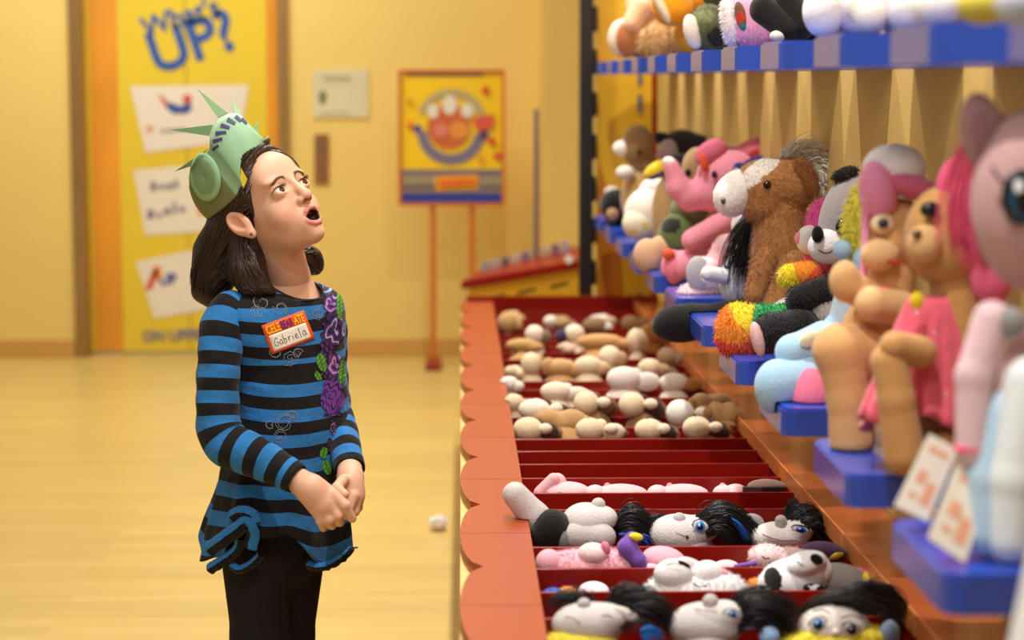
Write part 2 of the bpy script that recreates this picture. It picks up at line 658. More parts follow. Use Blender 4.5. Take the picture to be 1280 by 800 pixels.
for quad in ([(163, 108), (311, 106), (299, 176), (182, 191)], [(167, 213), (270, 204), (280, 288), (182, 294)], [(170, 327), (270, 307), (284, 382), (193, 398)]):
    px_prism('printed_card', quad, YD - 0.003, M_WHITE, door, 0.002)
M_PB = mat('print_blue', (58, 84, 164), 0.6); M_PR = mat('print_red', (214, 84, 62), 0.6); M_PG = mat('print_grey', (132, 130, 146), 0.6)
M_PO = mat('print_orange', (238, 140, 52), 0.6)
yq = YD - 0.006
px_prism('printed_mark', [(206, 132), (214, 128), (225, 133), (236, 128), (241, 134), (234, 142), (216, 142)], yq, M_PB, door, 0.002)
px_prism('printed_mark', [(198, 118), (203, 120), (212, 130), (206, 133)], yq, M_PR, door, 0.002)
px_prism('printed_mark', circ(234, 124, 6), yq, M_PR, door, 0.002)
px_prism('printed_mark', circ(187, 161, 5), yq, mat('print_pink', (226, 170, 150), 0.6), door, 0.002)
px_prism('printed_mark', [(200, 163), (232, 160), (232, 163), (200, 166)], yq, M_PG, door, 0.0015)
for (x0, y0, w, h) in ((188, 228, 9, 12), (199, 231, 7, 7), (208, 230, 8, 8), (217, 226, 6, 11), (184, 263, 10, 12), (197, 266, 5, 8), (205, 261, 9, 9), (216, 253, 5, 16), (224, 259, 8, 7)):
    px_prism('printed_mark', [(x0, y0), (x0 + w * .7, y0 - 2), (x0 + w, y0 + h * .6), (x0 + w * .5, y0 + h), (x0, y0 + h * .8)], yq, M_PG, door, 0.0015)
px_prism('printed_mark', [(247, 254), (258, 252), (256, 268), (248, 270)], yq, M_PO, door, 0.0015)
px_prism('printed_mark', [(181, 362), (192, 336), (198, 338), (190, 362)], yq, M_PR, door, 0.0015)
px_prism('printed_mark', [(190, 334), (200, 332), (203, 346), (194, 352)], yq, M_PO, door, 0.0015)
text('printed_lettering', 'UP', M_PB, door, P(210, 350, yq), (1, 0, .12), (0, 0, 1), 0.075, 0.004)
t0 = Vector((1, 0, 0.26))
text('printed_lettering', "What's", M_DB, door, P(226, 22, yq), (1, 0, 0.30), (0, 0, 1), 0.145, 0.003)
text('printed_lettering', "UP?", M_DB, door, P(240, 54, yq), (1, 0, 0.32), (0, 0, 1), 0.30, 0.007)
text('printed_lettering', "ON UPPER LEVEL", M_PG, door, P(178, 421, yq), (1, 0, 0.03), (0, 0, 1), 0.075, 0.003, 'LEFT')

# plates on the back wall
pl = empty('notice_plate', P(426, 117, YW), 'pale grey notice plate on the yellow wall above the call button plate', 'sign')
px_prism('plate', [(391, 88), (460, 86), (461, 147), (391, 147)], YW, mat('notice_metal', (216, 212, 176), 0.3, 0.5, 0.06, 4), pl, 0.012)
px_prism('printed_symbol', [(398, 119), (403, 112), (409, 119), (406, 130), (400, 130)], YW - 0.0125, mat('print_olive', (128, 124, 84), 0.6), pl, 0.002)
for y0, x0, x1 in ((95, 402, 438), (99, 406, 440), (140, 400, 436)):
    px_prism('printed_line', [(x0, y0), (x1, y0), (x1, y0 + 2.4), (x0, y0 + 2.4)], YW - 0.0125, mat('print_faint', (184, 174, 134), 0.6), pl, 0.002)
cp = empty('call_button_plate', P(402, 199, YW), 'narrow brown metal lift call button plate on the yellow wall', 'button plate')
px_prism('plate', [(393, 168), (411, 168), (411, 230), (393, 230)], YW, mat('call_plate_bronze', (150, 104, 62), 0.35, 0.5, 0.15, 6, metal=0.3), cp, 0.012)
for y0 in (184, 208):
    px_prism('button', circ(402, y0, 4), YW - 0.0125, mat('call_button', (118, 100, 92), 0.3), cp, 0.006)

# poster stand in front of the back wall
YS = 10.45
st = empty('poster_stand', (P(566, 300, YS)[0], YS, 0), 'yellow poster with a white paw mark in a red framed floor stand', 'sign stand')
M_SF = mat('stand_frame_orange', (206, 110, 40), 0.4)
px_prism('board', [(501, 90), (628, 90), (628, 254), (501, 254)], YS, mat('poster_yellow', (246, 204, 16), 0.5), st, 0.02)
for q in ([(498, 87), (631, 87), (631, 91), (498, 91)], [(498, 253), (631, 253), (631, 257), (498, 257)], [(498, 91), (502, 91), (502, 253), (498, 253)], [(627, 91), (631, 91), (631, 253), (627, 253)]):
    px_prism('frame', q, YS, M_SF, st, 0.032)
yp = YS - 0.0205
M_SB = mat('poster_blue', (44, 58, 158), 0.5); M_SR = mat('poster_red', (214, 70, 34), 0.5); M_SW = mat('poster_white', (230, 226, 210), 0.5)
M_SG = mat('poster_grey', (186, 170, 116), 0.5)
for name, q, m in (
        ('printed_band', [(502, 212), (627, 212), (627, 238), (502, 238)], mat('poster_violet', (112, 104, 128), 0.5)),
        ('printed_band', [(502, 240), (627, 240), (627, 253), (502, 253)], M_SB),
        ('printed_panel', [(543, 220), (598, 218), (598, 236), (545, 238)], mat('poster_amber', (240, 170, 24), 0.5)),
        ('printed_band', [(508, 91), (604, 91), (604, 95), (508, 95)], mat('poster_mauve', (110, 84, 110), 0.5)),
        ('paw_ring', arc_band(564, 163, 30, 43, 8, 178), mat('poster_slate', (122, 114, 142), 0.5)),
        ('ring_end', circ(522, 161, 5), M_SB), ('ring_end', circ(605, 169, 6), mat('poster_plum', (90, 50, 110), 0.5)),
        ('lettering_arc', arc_band(564, 155, 35, 44, 200, 345), M_SG),
        ('paw_pad', circ(561, 158, 27, 28), mat('poster_clay', (204, 104, 56), 0.5)),
        ('paw_toe', circ(541, 139, 7, 9), M_SW), ('paw_toe', circ(562, 131, 9, 12), M_SW), ('paw_toe', circ(584, 138, 8, 9), M_SW)):
    yp -= 0.0005
    px_prism(name, q, yp, m, st, 0.002)
yp2 = yp - 0.0025
for name, q, m in (
        ('printed_mark', circ(574, 163, 13, 11), mat('poster_peach', (234, 148, 66), 0.5)), ('printed_mark', circ(551, 163, 9, 9), mat('poster_pink', (222, 130, 110), 0.5)),
        ('printed_mark', [(590, 148), (618, 143), (616, 160), (596, 164)], mat('poster_coral', (222, 86, 66), 0.5)),
        ('printed_mark', circ(607, 113, 5), M_SR), ('printed_mark', circ(513, 157, 4), M_SR), ('printed_mark', circ(512, 127, 4), mat('poster_rust', (226, 150, 40), 0.5)),
        ('printed_mark', circ(615, 177, 5), M_SR), ('printed_mark', circ(622, 195, 6, 4), M_SR), ('printed_mark', circ(601, 199, 4), mat('poster_rust', (226, 150, 40), 0.5)),
        ('printed_mark', [(548, 225), (594, 223), (594, 230), (549, 234)], mat('poster_deep_orange', (232, 110, 26), 0.5))):
    yp2 -= 0.0004
    px_prism(name, q, yp2, m, st, 0.002)
for x0 in range(506, 540, 8):
    px_prism('printed_mark', [(x0, 218), (x0 + 4, 218), (x0 + 5, 231), (x0, 232)], yp2, M_SG, st, 0.002)
for x0 in range(602, 624, 7):
    px_prism('printed_mark', [(x0, 220), (x0 + 4, 219), (x0 + 4, 232), (x0, 232)], yp2, M_SG, st, 0.002)
for xx in (541, 590):
    c = P(xx, 255, YS)[0]
    box('leg', (c - 0.014, YS - 0.015, 0.03), (c + 0.014, YS + 0.013, P(xx, 254, YS)[2]), M_SF, st, 0.003)
    box('foot', (c - 0.04, YS - 0.16, 0.0), (c + 0.04, YS + 0.16, 0.03), M_RED, st, 0.006)

# crumpled paper on the floor
pc = PZ(548, 663, 0.0)
bm = bmesh.new()
bmesh.ops.create_icosphere(bm, subdivisions=3, radius=0.03)
rnd = random.Random(4)
for v in bm.verts:
    v.co *= 1 + rnd.uniform(-0.22, 0.16)
    v.co.z = v.co.z * 0.8
z0 = min(v.co.z for v in bm.verts)
bmesh.ops.translate(bm, verts=bm.verts, vec=Vector(pc) - Vector((0, 0, z0)))
tag(bm_obj('crumpled_paper', bm, M_WHITE), 'small crumpled white paper ball lying on the wooden floor', 'paper')


# ------------------------------------------------------------------ display bin
def zdiv(Y): return CAM_Z - 0.78 - 0.0139 * Y
def zrail(Y): return CAM_Z - 0.757 - 0.0139 * Y


YB0, YB1 = 2.55, 8.12
XI0, XI1 = 0.1213, 0.679
b_in = empty('display_bin', (0.4, 4.5, 0), 'long red display bin with an orange scalloped rail along the aisle', 'display bin')


def rail_mesh(name, outer, inner, dz0, dz1, m):
    """outline given as (X, Y); top follows zrail + dz1"""
    pts = outer + inner[::-1]
    bm = bmesh.new()
    a = [bm.verts.new((x, y, zrail(y) + dz0)) for x, y in pts]
    b = [bm.verts.new((x, y, zrail(y) + dz1)) for x, y in pts]
    k = len(pts)
    bm.faces.new(a[::-1]); bm.faces.new(b)
    for i in range(k):
        bm.faces.new((a[i], a[(i + 1) % k], b[(i + 1) % k], b[i]))
    bmesh.ops.triangulate(bm, faces=[f for f in bm.faces if len(f.verts) > 4])
    return bm_obj(name, bm, m, b_in)


cusp0, cp_ = 3.38, 0.543
seg = [cusp0 + cp_ * n for n in range(-2, 10)]
for a, b in zip(seg[:-1], seg[1:]):
    lo, hi = max(a, YB0), min(b, YB1)
    if hi - lo < 0.05: continue
    o = []
    for i in range(17):
        y = lo + (hi - lo) * i / 16
        t = (y - a) / (b - a)
        o.append((-0.005 + 0.040 * (1 - math.sqrt(max(0.0, 1 - (2 * t - 1) ** 2)) * 0.985), y))
    # the boards meet where a scallop is widest
    rail_mesh('scalloped_rail', o, [(XI0, lo), (XI0, hi)], -0.02, 0.0, M_ORANGE)
rail_mesh('rail_underlay', [(-0.004, YB0), (-0.004, YB1)], [(XI0 - 0.002, YB0), (XI0 - 0.002, YB1)], -0.05, -0.021, M_YTAN)
for n in range(-1, 9):
    y = cusp0 + cp_ * (n + 0.5)
    if YB0 < y < YB1:
        box('rail_seam', (0.0, y - 0.0012, zrail(y) - 0.003), (XI0 - 0.001, y + 0.0012, zrail(y) + 0.0006), mat('seam_line', (170, 80, 44), 0.5), b_in)  # thin strip marks the joint between two rail boards
rail_mesh('back_rail', [(XI1, YB0), (XI1, YB1)], [(0.797, YB0), (0.797, YB1)], -0.03, 0.0, M_ORANGE_SHADE)
rail_mesh('rail_edge', [(XI1 - 0.004, YB0), (XI1 - 0.004, YB1)], [(XI1, YB0), (XI1, YB1)], -0.03, 0.004, mat('rail_edge_gold', (226, 140, 76), 0.3))


def wallmesh(name, x0, x1, y0, y1, zb, dz, m):
    bm = bmesh.new()
    V = [bm.verts.new((x, y, z)) for x in (x0, x1) for y in (y0, y1) for z in (zb, zrail(y) + dz)]
    for f in ((0, 1, 3, 2), (4, 6, 7, 5), (0, 4, 5, 1), (2, 3, 7, 6), (0, 2, 6, 4), (1, 5, 7, 3)):
        bm.faces.new([V[i] for i in f])
    return bm_obj(name, bm, m, b_in)


wallmesh('side_panel', 0.0, 0.018, YB0, YB1, 0.0, -0.05, M_RED)
wallmesh('inner_panel', XI0 - 0.016, XI0 - 0.002, YB0, YB1, 0.25, -0.05, M_DRED)
wallmesh('inner_panel', XI1, XI1 + 0.016, YB0, YB1, 0.25, -0.03, M_RED)
wallmesh('side_panel', 0.775, 0.795, YB0, YB1, 0.0, -0.03, M_RED)
wallmesh('end_panel', 0.018, 0.775, YB1, YB1 + 0.02, 0.0, 0.02, M_RED)
wallmesh('end_panel', 0.018, 0.775, YB0 - 0.02, YB0, 0.0, -0.03, M_RED)
BINZ = 0.16
bm = bmesh.new()
V = [bm.verts.new(p) for p in ((XI0, YB0, zdiv(YB0) - BINZ), (XI1, YB0, zdiv(YB0) - BINZ), (XI1, YB1, zdiv(YB1) - BINZ), (XI0, YB1, zdiv(YB1) - BINZ))]
W = [bm.verts.new(v.co - Vector((0, 0, 0.02))) for v in V]
bm.faces.new(V); bm.faces.new(W[::-1])
for i in range(4):
    bm.faces.new((V[i], W[i], W[(i + 1) % 4], V[(i + 1) % 4]))
bm_obj('bin_floor', bm, M_DRED, b_in)
DIV = [3.29 + 0.1735 * n for n in range(-4, 28)]
for y in DIV:
    if not (YB0 + 0.03 < y < YB1 - 0.05): continue
    d = box('divider', (XI0, y - 0.004, zdiv(y) - BINZ), (XI1, y + 0.004, zdiv(y)), M_RED, b_in, 0.001)


# ------------------------------------------------------------------ shelf boards
def tray(name, ynear, ln, z0, z1, label, group, wing=0.0):
    x0, x1 = 0.516, 0.80
    c = 0.022
    pts = [(x1, ynear - wing), (x1, ynear + ln + wing), (0.64, ynear + ln + wing), (x0 + c, ynear + ln), (x0 + 0.006, ynear + ln - 0.006), (x0, ynear + ln - c), (x0, ynear + c), (x0 + 0.006, ynear + 0.006), (x0 + c, ynear), (0.64, ynear - wing)]
    bm = bmesh.new()
    a = [bm.verts.new((x, y, z0)) for x, y in pts]; b = [bm.verts.new((x, y, z1)) for x, y in pts]
    k = len(pts)
    bm.faces.new(a[::-1]); top = bm.faces.new(b)
    for i in range(k):
        bm.faces.new((a[i], a[(i + 1) % k], b[(i + 1) % k], b[i]))
    bmesh.ops.bevel(bm, geom=list(top.edges), offset=0.004, segments=2, affect='EDGES')
    o = bm_obj(name, bm, M_BLUE)
    return tag(o, label, 'shelf', group)


ZT = 0.922
ZU0, ZU1 = 1.466, 1.511
ORD = ['nearest', 'second nearest', 'third nearest', 'fourth nearest', 'fifth nearest', 'sixth nearest', 'seventh nearest', 'eighth nearest', 'ninth nearest', 'tenth nearest', 'eleventh nearest', 'twelfth nearest', 'thirteenth nearest']
NK = [2.169 + 0.5625 * k for k in range(-1, 11)]
for i, y in enumerate(NK):
    tray('shelf_board', y, 0.29, ZT - 0.045, ZT, 'blue board of the lower toy shelf above the red bin, %s to the camera' % ORD[i], 'lower shelf boards')
UK = [1.975 + 0.547 * n - 0.24 for n in range(0, 12)]
for i, y in enumerate(UK):
    tray('shelf_board', y, 0.25, ZU0, ZU1, 'blue board of the upper toy shelf at the top right, %s to the camera' % ORD[i], 'upper shelf boards', 0.055)  # unseen wings at the wall side, shaped to narrow the light strips
# end of the shelf wall: black post, yellow end panel
YE = 8.16
post = empty('shelf_post', P(735, 300, 8.2), 'tall black metal post with a bumpy edge at the far end of the shelves', 'post')
zb_ = zrail(8.13) + 0.02
xa, xb = P(724, 200, YE)[0], P(741, 200, YE)[0]
post.location = ((xa + xb) / 2, YE + 0.03, zb_)
box('upright', (xa, YE - 0.02, zb_), (xb, YE + 0.03, 2.9), M_BLACK, post, 0.003)
for j in range(11):
    z = zb_ + 0.09 + j * 0.165
    box('bracket', (xb - 0.004, YE - 0.012, z - 0.05), (xb + 0.016, YE + 0.02, z + 0.05), M_BLACK, post, 0.008)
ep = empty('end_panel_board', (P(785, 300, YE)[0], YE + 0.06, zrail(8.15)), 'yellow slotted end panel closing the far end of the shelves', 'panel')
xc, xd = P(747, 200, YE)[0], P(823, 200, YE)[0]
box('board', (xc, YE + 0.04, zb_ - 0.01), (min(xd, 0.797), YE + 0.07, 2.9), M_YEL, ep, 0.002)
for y0, y1 in ((92, 106), (118, 140), (200, 222), (366, 384)):
    px_prism('slot', [(797, y0), (803, y0), (803, y1), (797, y1)], YE + 0.0395, mat('slot_grey', (120, 110, 112), 0.5), ep, 0.003)
px_prism('red_edge', [(815, -40), (821, -40), (821, 380), (815, 380)], YE + 0.0395, M_RED, ep, 0.004)
# slanted amber face: shading on the end panel put into colour
px_prism('panel_shading', [(748, 200), (772, 280), (778, 380), (748, 380)], YE + 0.0395, mat('panel_shading_amber', (206, 126, 20), 0.4), ep, 0.006)

# yellow console with a slanted red top
YC = 8.75
con = empty('console', (P(660, 380, YC)[0], YC + 0.2, 0), 'yellow slotted console with a slanted red top behind the bin', 'console')
pf = [P(586, 358, YC), P(733, 333, YC)]
zl, zr_ = pf[0][2], pf[1][2]
x0, x1 = pf[0][0], pf[1][0]
bm = bmesh.new()
V = [bm.verts.new(p) for p in ((x0, YC, 0), (x1, YC, 0), (x1, YC, zr_), (x0, YC, zl), (x0, YC + 0.4, 0), (x1, YC + 0.4, 0), (x1, YC + 0.4, zr_ - 0.01), (x0, YC + 0.4, zl - 0.01))]
for f in ((0, 1, 2, 3), (5, 4, 7, 6), (0, 4, 5, 1), (3, 2, 6, 7), (0, 3, 7, 4), (1, 5, 6, 2)):
    bm.faces.new([V[i] for i in f])
bm_obj('body', bm, M_YEL, con)
bm = bmesh.new()
e0, e1 = P(576, 352, YC - 0.04), P(726, 325, YC - 0.04)
e2, e3 = P(722, 306, YC + 0.42), P(598, 338, YC + 0.42)
th = np.array([0, 0, -0.034])
V = [bm.verts.new(p) for p in (e0, e1, e2, e3, e0 + th, e1 + th, e2 + th, e3 + th)]
for f in ((0, 1, 2, 3), (7, 6, 5, 4), (0, 4, 5, 1), (1, 5, 6, 2), (2, 6, 7, 3), (3, 7, 4, 0)):
    bm.faces.new([V[i] for i in f])
bmesh.ops.bevel(bm, geom=bm.edges[:], offset=0.006, segments=2, affect='EDGES')
bm_obj('top', bm, M_RED, con)
for xx in (619, 658, 699):
    yy = 384 - (xx - 586) * 0.19 - 8
    px_prism('slot', [(xx - 11, yy + 2), (xx + 12, yy - 3), (xx + 12, yy + 1), (xx - 11, yy + 7)], YC, mat('slot_dark', (86, 66, 16), 0.6), con, 0.002)
px_prism('knob', circ(711, 324, 5), YC - 0.042, M_WHITE, con, 0.02)
pp = P(670, 320, YC + 0.25)
box('pole', (pp[0] - 0.011, YC + 0.24, pp[2] - 0.05), (pp[0] + 0.011, YC + 0.262, P(670, 136, YC + 0.25)[2]), M_GREY, con, 0.003)
cc_ = [(150, 150, 160), (176, 158, 160), (112, 92, 112), (186, 170, 160), (120, 112, 140), (180, 150, 140), (200, 176, 150), (130, 110, 120), (170, 160, 172)]
for i in range(9):
    xx = 607 + i * 12.4
    t = (xx - 598) / (722 - 598)
    p = P(xx, 338 - 32 * t + 6, YC + 0.27)
    w = 0.017
    o = box('display_card', (p[0] - w, p[1] - 0.006, p[2] - 0.012), (p[0] + w, p[1] + 0.006, p[2] + 0.05), mat('card_tone_%d' % i, cc_[i], 0.5), None, 0.003)
    tag(o, 'small greyish card on the slanted red console top, %s from the left of its row' % ('first', 'second', 'third', 'fourth', 'fifth', 'sixth', 'seventh', 'eighth', 'ninth')[i], 'card', 'cards on the console')

# ------------------------------------------------------------------ the girl
GY = 4.1
UG = 1 / 628.0


def GP(x, y, dy=0.0): return P(x, y, GY + dy)


def Rz_(a): c, s = math.cos(a), math.sin(a); return np.array([[c, -s, 0], [s, c, 0], [0, 0, 1]])
def Rx_(a): c, s = math.cos(a), math.sin(a); return np.array([[1, 0, 0], [0, c, -s], [0, s, c]])
def Ry_(a): c, s = math.cos(a), math.sin(a); return np.array([[c, 0, s], [0, 1, 0], [-s, 0, c]])


RAD = math.radians
girl = empty('girl', (GP(338, 500)[0], GY, 0), 'girl in blue and black striped tunic and green paper crown gazing up at the toys', 'person')
HO = GP(334.5, 252, -0.02)
HR = Rz_(RAD(46)) @ Rx_(RAD(-29)) @ Ry_(RAD(-12))
HS = 1.08


def HW(l): return HO + (HR @ (HS * np.asarray(l, float).T)).T
def HL(p): return (HR.T @ (np.asarray(p) - HO)) / HS


def HX(x, y, xl):
    """point of the head frame where the sight line meets the plane of local x = xl"""
    d = ray(x, y); n = HR[:, 0]
    q = HO + n * (HS * xl)
    return HL(CC + d * (((q - CC) @ n) / (d @ n)))


def hE(c, r, R=None, **k): return E_(HW(c), HS * np.asarray(r, float) * np.ones(3), HR if R is None else HR @ R, **k)
def hC(a, b, ra, rb, **k): return C_(HW(a), HW(b), HS * ra, HS * rb, **k)
def hH(n, d, **k): nn = np.asarray(n, float); nn /= np.linalg.norm(nn); w = HR @ nn; return H_(w, w @ HO + HS * d, **k)


EZ = -.0065
SKC = (222, 174, 147); LIP = (208, 132, 122); MOUTH = (58, 18, 18)
hp = [
    hE((0, .016, .025), (.069, .086, .076)),
    hE((0, -.020, -.028), (.0540, .060, .074), k=.02),
    hE((0, -.033, -.072), (.040, .044, .038), k=.02),
    hE((0, -.064, -.100), (.0165, .019, .0155), k=.018),
    hE((.033, -.047, -.044), (.023, .022, .026), k=.015),
    hE((-.033, -.047, -.044), (.023, .022, .026), k=.015),
    hE((0, -.053, .030), (.050, .020, .036), k=.03),
    hE((.030, -.0645, .014), (.021, .010, .006), k=.010),
    hE((-.030, -.0645, .014), (.021, .010, .006), k=.010),
    # nose
    hC((0, -.071, .010), (0, -.091, -.029), .0065, .0085, k=.010),
    hE((0, -.0935, -.0345), (.0098, .0092, .0088), k=.006),
    hE((.0105, -.083, -.038), (.0066, .0085, .0062), k=.006),
    hE((-.0105, -.083, -.038), (.0066, .0085, .0062), k=.006),
    # mouth mound
    hE((0, -.067, -.071), (.025, .0195, .026), k=.012),
    # lids
    hE((.031, -.0640, EZ), .0150, k=.003), hE((-.031, -.0640, EZ), .0150, k=.003),
    # neck
    C_(HW((0, .020, -.050)), GP(361, 352, .03), .046, .045, k=.022),
]
for sx in (1, -1):     # ears
    er = Rz_(-sx * RAD(28)) @ Rx_(RAD(-24))
    hp.append(hE((sx * .0790, .011, -.020), (.0065, .0185, .0285), er, k=.006))
    hp.append(hE((sx * .0740, .001, -.046), (.0060, .0085, .0095), er, k=.008))
hp += [
    # eye openings
    hE((.031, -.0795, EZ + .0006), (.0158, .0085, .0062), Ry_(RAD(-4)), k=.0012, op='s'),
    hE((-.031, -.0795, EZ + .0006), (.0158, .0085, .0062), Ry_(RAD(4)), k=.0012, op='s'),
    # inner corner of the sockets
    hE((.014, -.083, -.001), (.006, .008, .008), k=.008, op='s'), hE((-.014, -.083, -.001), (.006, .008, .008), k=.008, op='s'),
    # nostrils
    hE((.0058, -.0905, -.0440), (.0034, .0046, .0030), k=.0015, op='s', col=(110, 52, 44)),
    hE((-.0058, -.0905, -.0440), (.0034, .0046, .0030), k=.0015, op='s', col=(110, 52, 44)),
]
for sx in (1, -1):
    er = Rz_(-sx * RAD(28)) @ Rx_(RAD(-24))
    hp.append(hE((sx * .0868, .012, -.015), (.0062, .0110, .0170), er, k=.003, op='s'))
    hp.append(hE((sx * .0850, .004, -.028), (.0062, .0062, .0075), er, k=.003, op='s'))
up = [(-.0185, -.0748, -.0690), (-.012, -.0840, -.0605), (-.0045, -.0885, -.0570), (0, -.0885, -.0580), (.0045, -.0885, -.0570), (.012, -.0840, -.0605), (.0185, -.0748, -.0690)]
lo_ = [(-.0185, -.0748, -.0690), (-.014, -.0800, -.0805), (-.005, -.0840, -.0865), (.005, -.0840, -.0865), (.014, -.0800, -.0805), (.0185, -.0748, -.0690)]
hp.append(hE((0, -.085, -.0715), (.0150, .017, .0105), k=.002, op='s', col=MOUTH))
for a, b in zip(up[:-1], up[1:]): hp.append(hC(a, b, -0.0+.0030, .0032, col=LIP, k=.003))
for a, b in zip(lo_[:-1], lo_[1:]): hp.append(hC(a, b, .0035, .0038, col=LIP, k=.003))
hp.append(hC((-.009, -.0755, -.0645), (.009, -.0755, -.0645), .0032, .0032, col=(238, 230, 214), k=.0006))
hp.append(hE((0, -.0700, -.0790), (.010, .010, .0045), col=(190, 96, 92), k=.001))


def skin_cols(V, ci, prims, extra=True):
    base = s2l(SKC)
    pal = np.array([base if p['col'] is None else s2l(p['col']) for p in prims])
    C = pal[ci]
    if extra:
        L = ((V - HO) @ HR) / HS
        for c, r, tint, w in (((-.040, -.066, -.040), .022, (226, 150, 128), .35), ((.040, -.066, -.040), .022, (226, 150, 128), .35),
                              ((0, -.098, -.036), .010, (228, 156, 134), .35), ((-.079, .010, -.02), .024, (228, 150, 122), .4)):
            d = np.exp(-(((L - np.array(c)) ** 2).sum(1)) / r ** 2)[:, None] * w
            isb = (np.abs(C - base).sum(1) < 1e-6)[:, None]
            C = np.where(isb, C * (1 - d) + s2l(tint) * d, C)
    return C


body = []
V, Q, ci = sdf_mesh(hp, 0.0019, .010)
HEADV, HEADQ = V, Q
body.append((V, Q, skin_cols(V, ci, hp)))
# trunk, arms and legs (under the clothes)
YW_ = RAD(42)
TR = Rz_(YW_)
LFT = TR[:, 0]; FRT = -TR[:, 1]
tp = [
    C_(GP(361, 344, .03), GP(360, 372, .035), .043, .048),
    E_(GP(364, 392, .015), (.075, .052, .042), TR, k=.03),
    E_(GP(358, 430, .02), (.098, .062, .115), TR, k=.03),
    E_(GP(358, 540, .01), (.090, .062, .12), TR, k=.03),
    E_(GP(346, 640, .0), (.098, .070, .095), TR, k=.03),
    C_(GP(366, 362, .03), GP(402, 374, .09), .032, .024, k=.02),
    C_(GP(300, 394, -.05), GP(412, 388, .10), .026, .026, k=.03),
    C_(GP(288, 396, -.06), GP(274, 535, -.12), .028, .024), C_(GP(274, 535, -.12), GP(376, 602, -.21), .024, .020),
    C_(GP(412, 396, .10), GP(420, 500, .07), .026, .022), C_(GP(420, 500, .07), GP(438, 584, -.09), .021, .019),
    C_(GP(320, 690, -.04), GP(326, 840, -.03), .056, .042), C_(GP(326, 840, -.03), GP(330, 1000, -.02), .040, .028),
    C_(GP(366, 690, .05), GP(361, 840, .05), .056, .040), C_(GP(361, 840, .05), GP(360, 1000, .06), .038, .028),
]
V, Q, ci = sdf_mesh(tp, 0.006, .012)
body.append((V, Q, skin_cols(V, ci, tp, False)))
# her right hand, over the other
HNY = -.235
def hd(x, y, d=0.0): return GP(x, y, HNY + d)


def px(r): return r / 628.0


r1 = [
    C_(GP(372, 600, -.205), hd(390, 613), px(15.5), px(17)),
    C_(hd(388, 611), hd(404, 630), px(17), px(18), k=.012),
    E_(hd(404, 626, .004), (px(25), px(11), px(20)), rot_y(RAD(-50)), k=.010),
    # index, lying over the other hand
    C_(hd(416, 618, -.004), hd(431, 632, -.012), px(7.0), px(6.4), k=.006), C_(hd(431, 632, -.012), hd(440, 648, -.004), px(6.4), px(5.4), k=.004),
    # middle, ring, little: knuckles bend down and back
    C_(hd(412, 632, -.010), hd(422, 645, -.014), px(7.2), px(6.6), k=.006), C_(hd(422, 645, -.014), hd(425, 653, .008), px(6.4), px(5.4), k=.004),
    C_(hd(404, 637, -.012), hd(411, 650, -.016), px(7.2), px(6.4), k=.006), C_(hd(411, 650, -.016), hd(415, 657, .008), px(6.2), px(5.2), k=.004),
    C_(hd(396, 638, -.010), hd(401, 651, -.013), px(6.6), px(5.8), k=.006), C_(hd(401, 651, -.013), hd(404, 660, .006), px(5.6), px(4.8), k=.004),
    # thumb along the far side, closing on the palm
    C_(hd(396, 612, .022), hd(413, 618, .034), px(7.4), px(6.6), k=.008), C_(hd(413, 618, .034), hd(427, 628, .030), px(6.4), px(5.4), k=.004),
]
# her left hand, held inside
LNY = -.165
def ld(x, y, d=0.0): return GP(x, y, LNY + d)


l1 = [
    C_(GP(437, 586, -.09), ld(438, 597, .02), px(15.5), px(15)),
    C_(ld(438, 597, .02), ld(440, 618), px(15.5), px(14.5), k=.010),
    E_(ld(440, 612, .0), (px(14), px(13), px(22)), rot_y(RAD(8)), k=.010),
    C_(ld(447, 622, -.008), ld(443, 639, -.014), px(7), px(6.2), k=.006), C_(ld(443, 639, -.014), ld(432, 645, -.022), px(6.2), px(5.2), k=.004),
    C_(ld(442, 620, -.020), ld(436, 634, -.030), px(6.8), px(6.0), k=.006), C_(ld(436, 634, -.030), ld(425, 640, -.030), px(6), px(5), k=.004),
    C_(ld(448, 616, .012), ld(447, 634, .010), px(6.6), px(6), k=.006), C_(ld(447, 634, .010), ld(436, 642, .002), px(6), px(5), k=.004),
    C_(ld(449, 610, .022), ld(449, 626, .024), px(6.0), px(5.2), k=.006), C_(ld(449, 626, .024), ld(440, 634, .020), px(5.2), px(4.4), k=.004),
    # thumb
    C_(ld(429, 600, -.020), ld(421, 610, -.042), px(7), px(6.4), k=.008), C_(ld(421, 610, -.042), ld(431, 618, -.058), px(6.2), px(5.2), k=.004),
]
for pr in (r1, l1):
    V, Q, ci = sdf_mesh(pr, 0.0019, .006)
    body.append((V, Q, skin_cols(V, ci, pr, False)))
BV = []; BF = []; BC = []
off = 0
for V, Q, C in body:
    BV.append(V); BF.append(Q + off); BC.append(C); off += len(V)
mesh_obj('body', np.vstack(BV), np.vstack(BF), SKIN, girl, cols=np.vstack(BC))
HEADT = BVHTree.FromPolygons(HEADV.tolist(), HEADQ.tolist())


def head_hit(l, lift=0.0006):
    """on to the face from the front: local (x, z)"""
    o = HW((l[0], -.2, l[1])); d = HR @ np.array([0, 1.0, 0])
    h = HEADT.ray_cast(Vector(o), Vector(d))
    return np.array(h[0]) + np.array(h[1]) * lift if h[0] is not None else HW((l[0], -.07, l[1]))


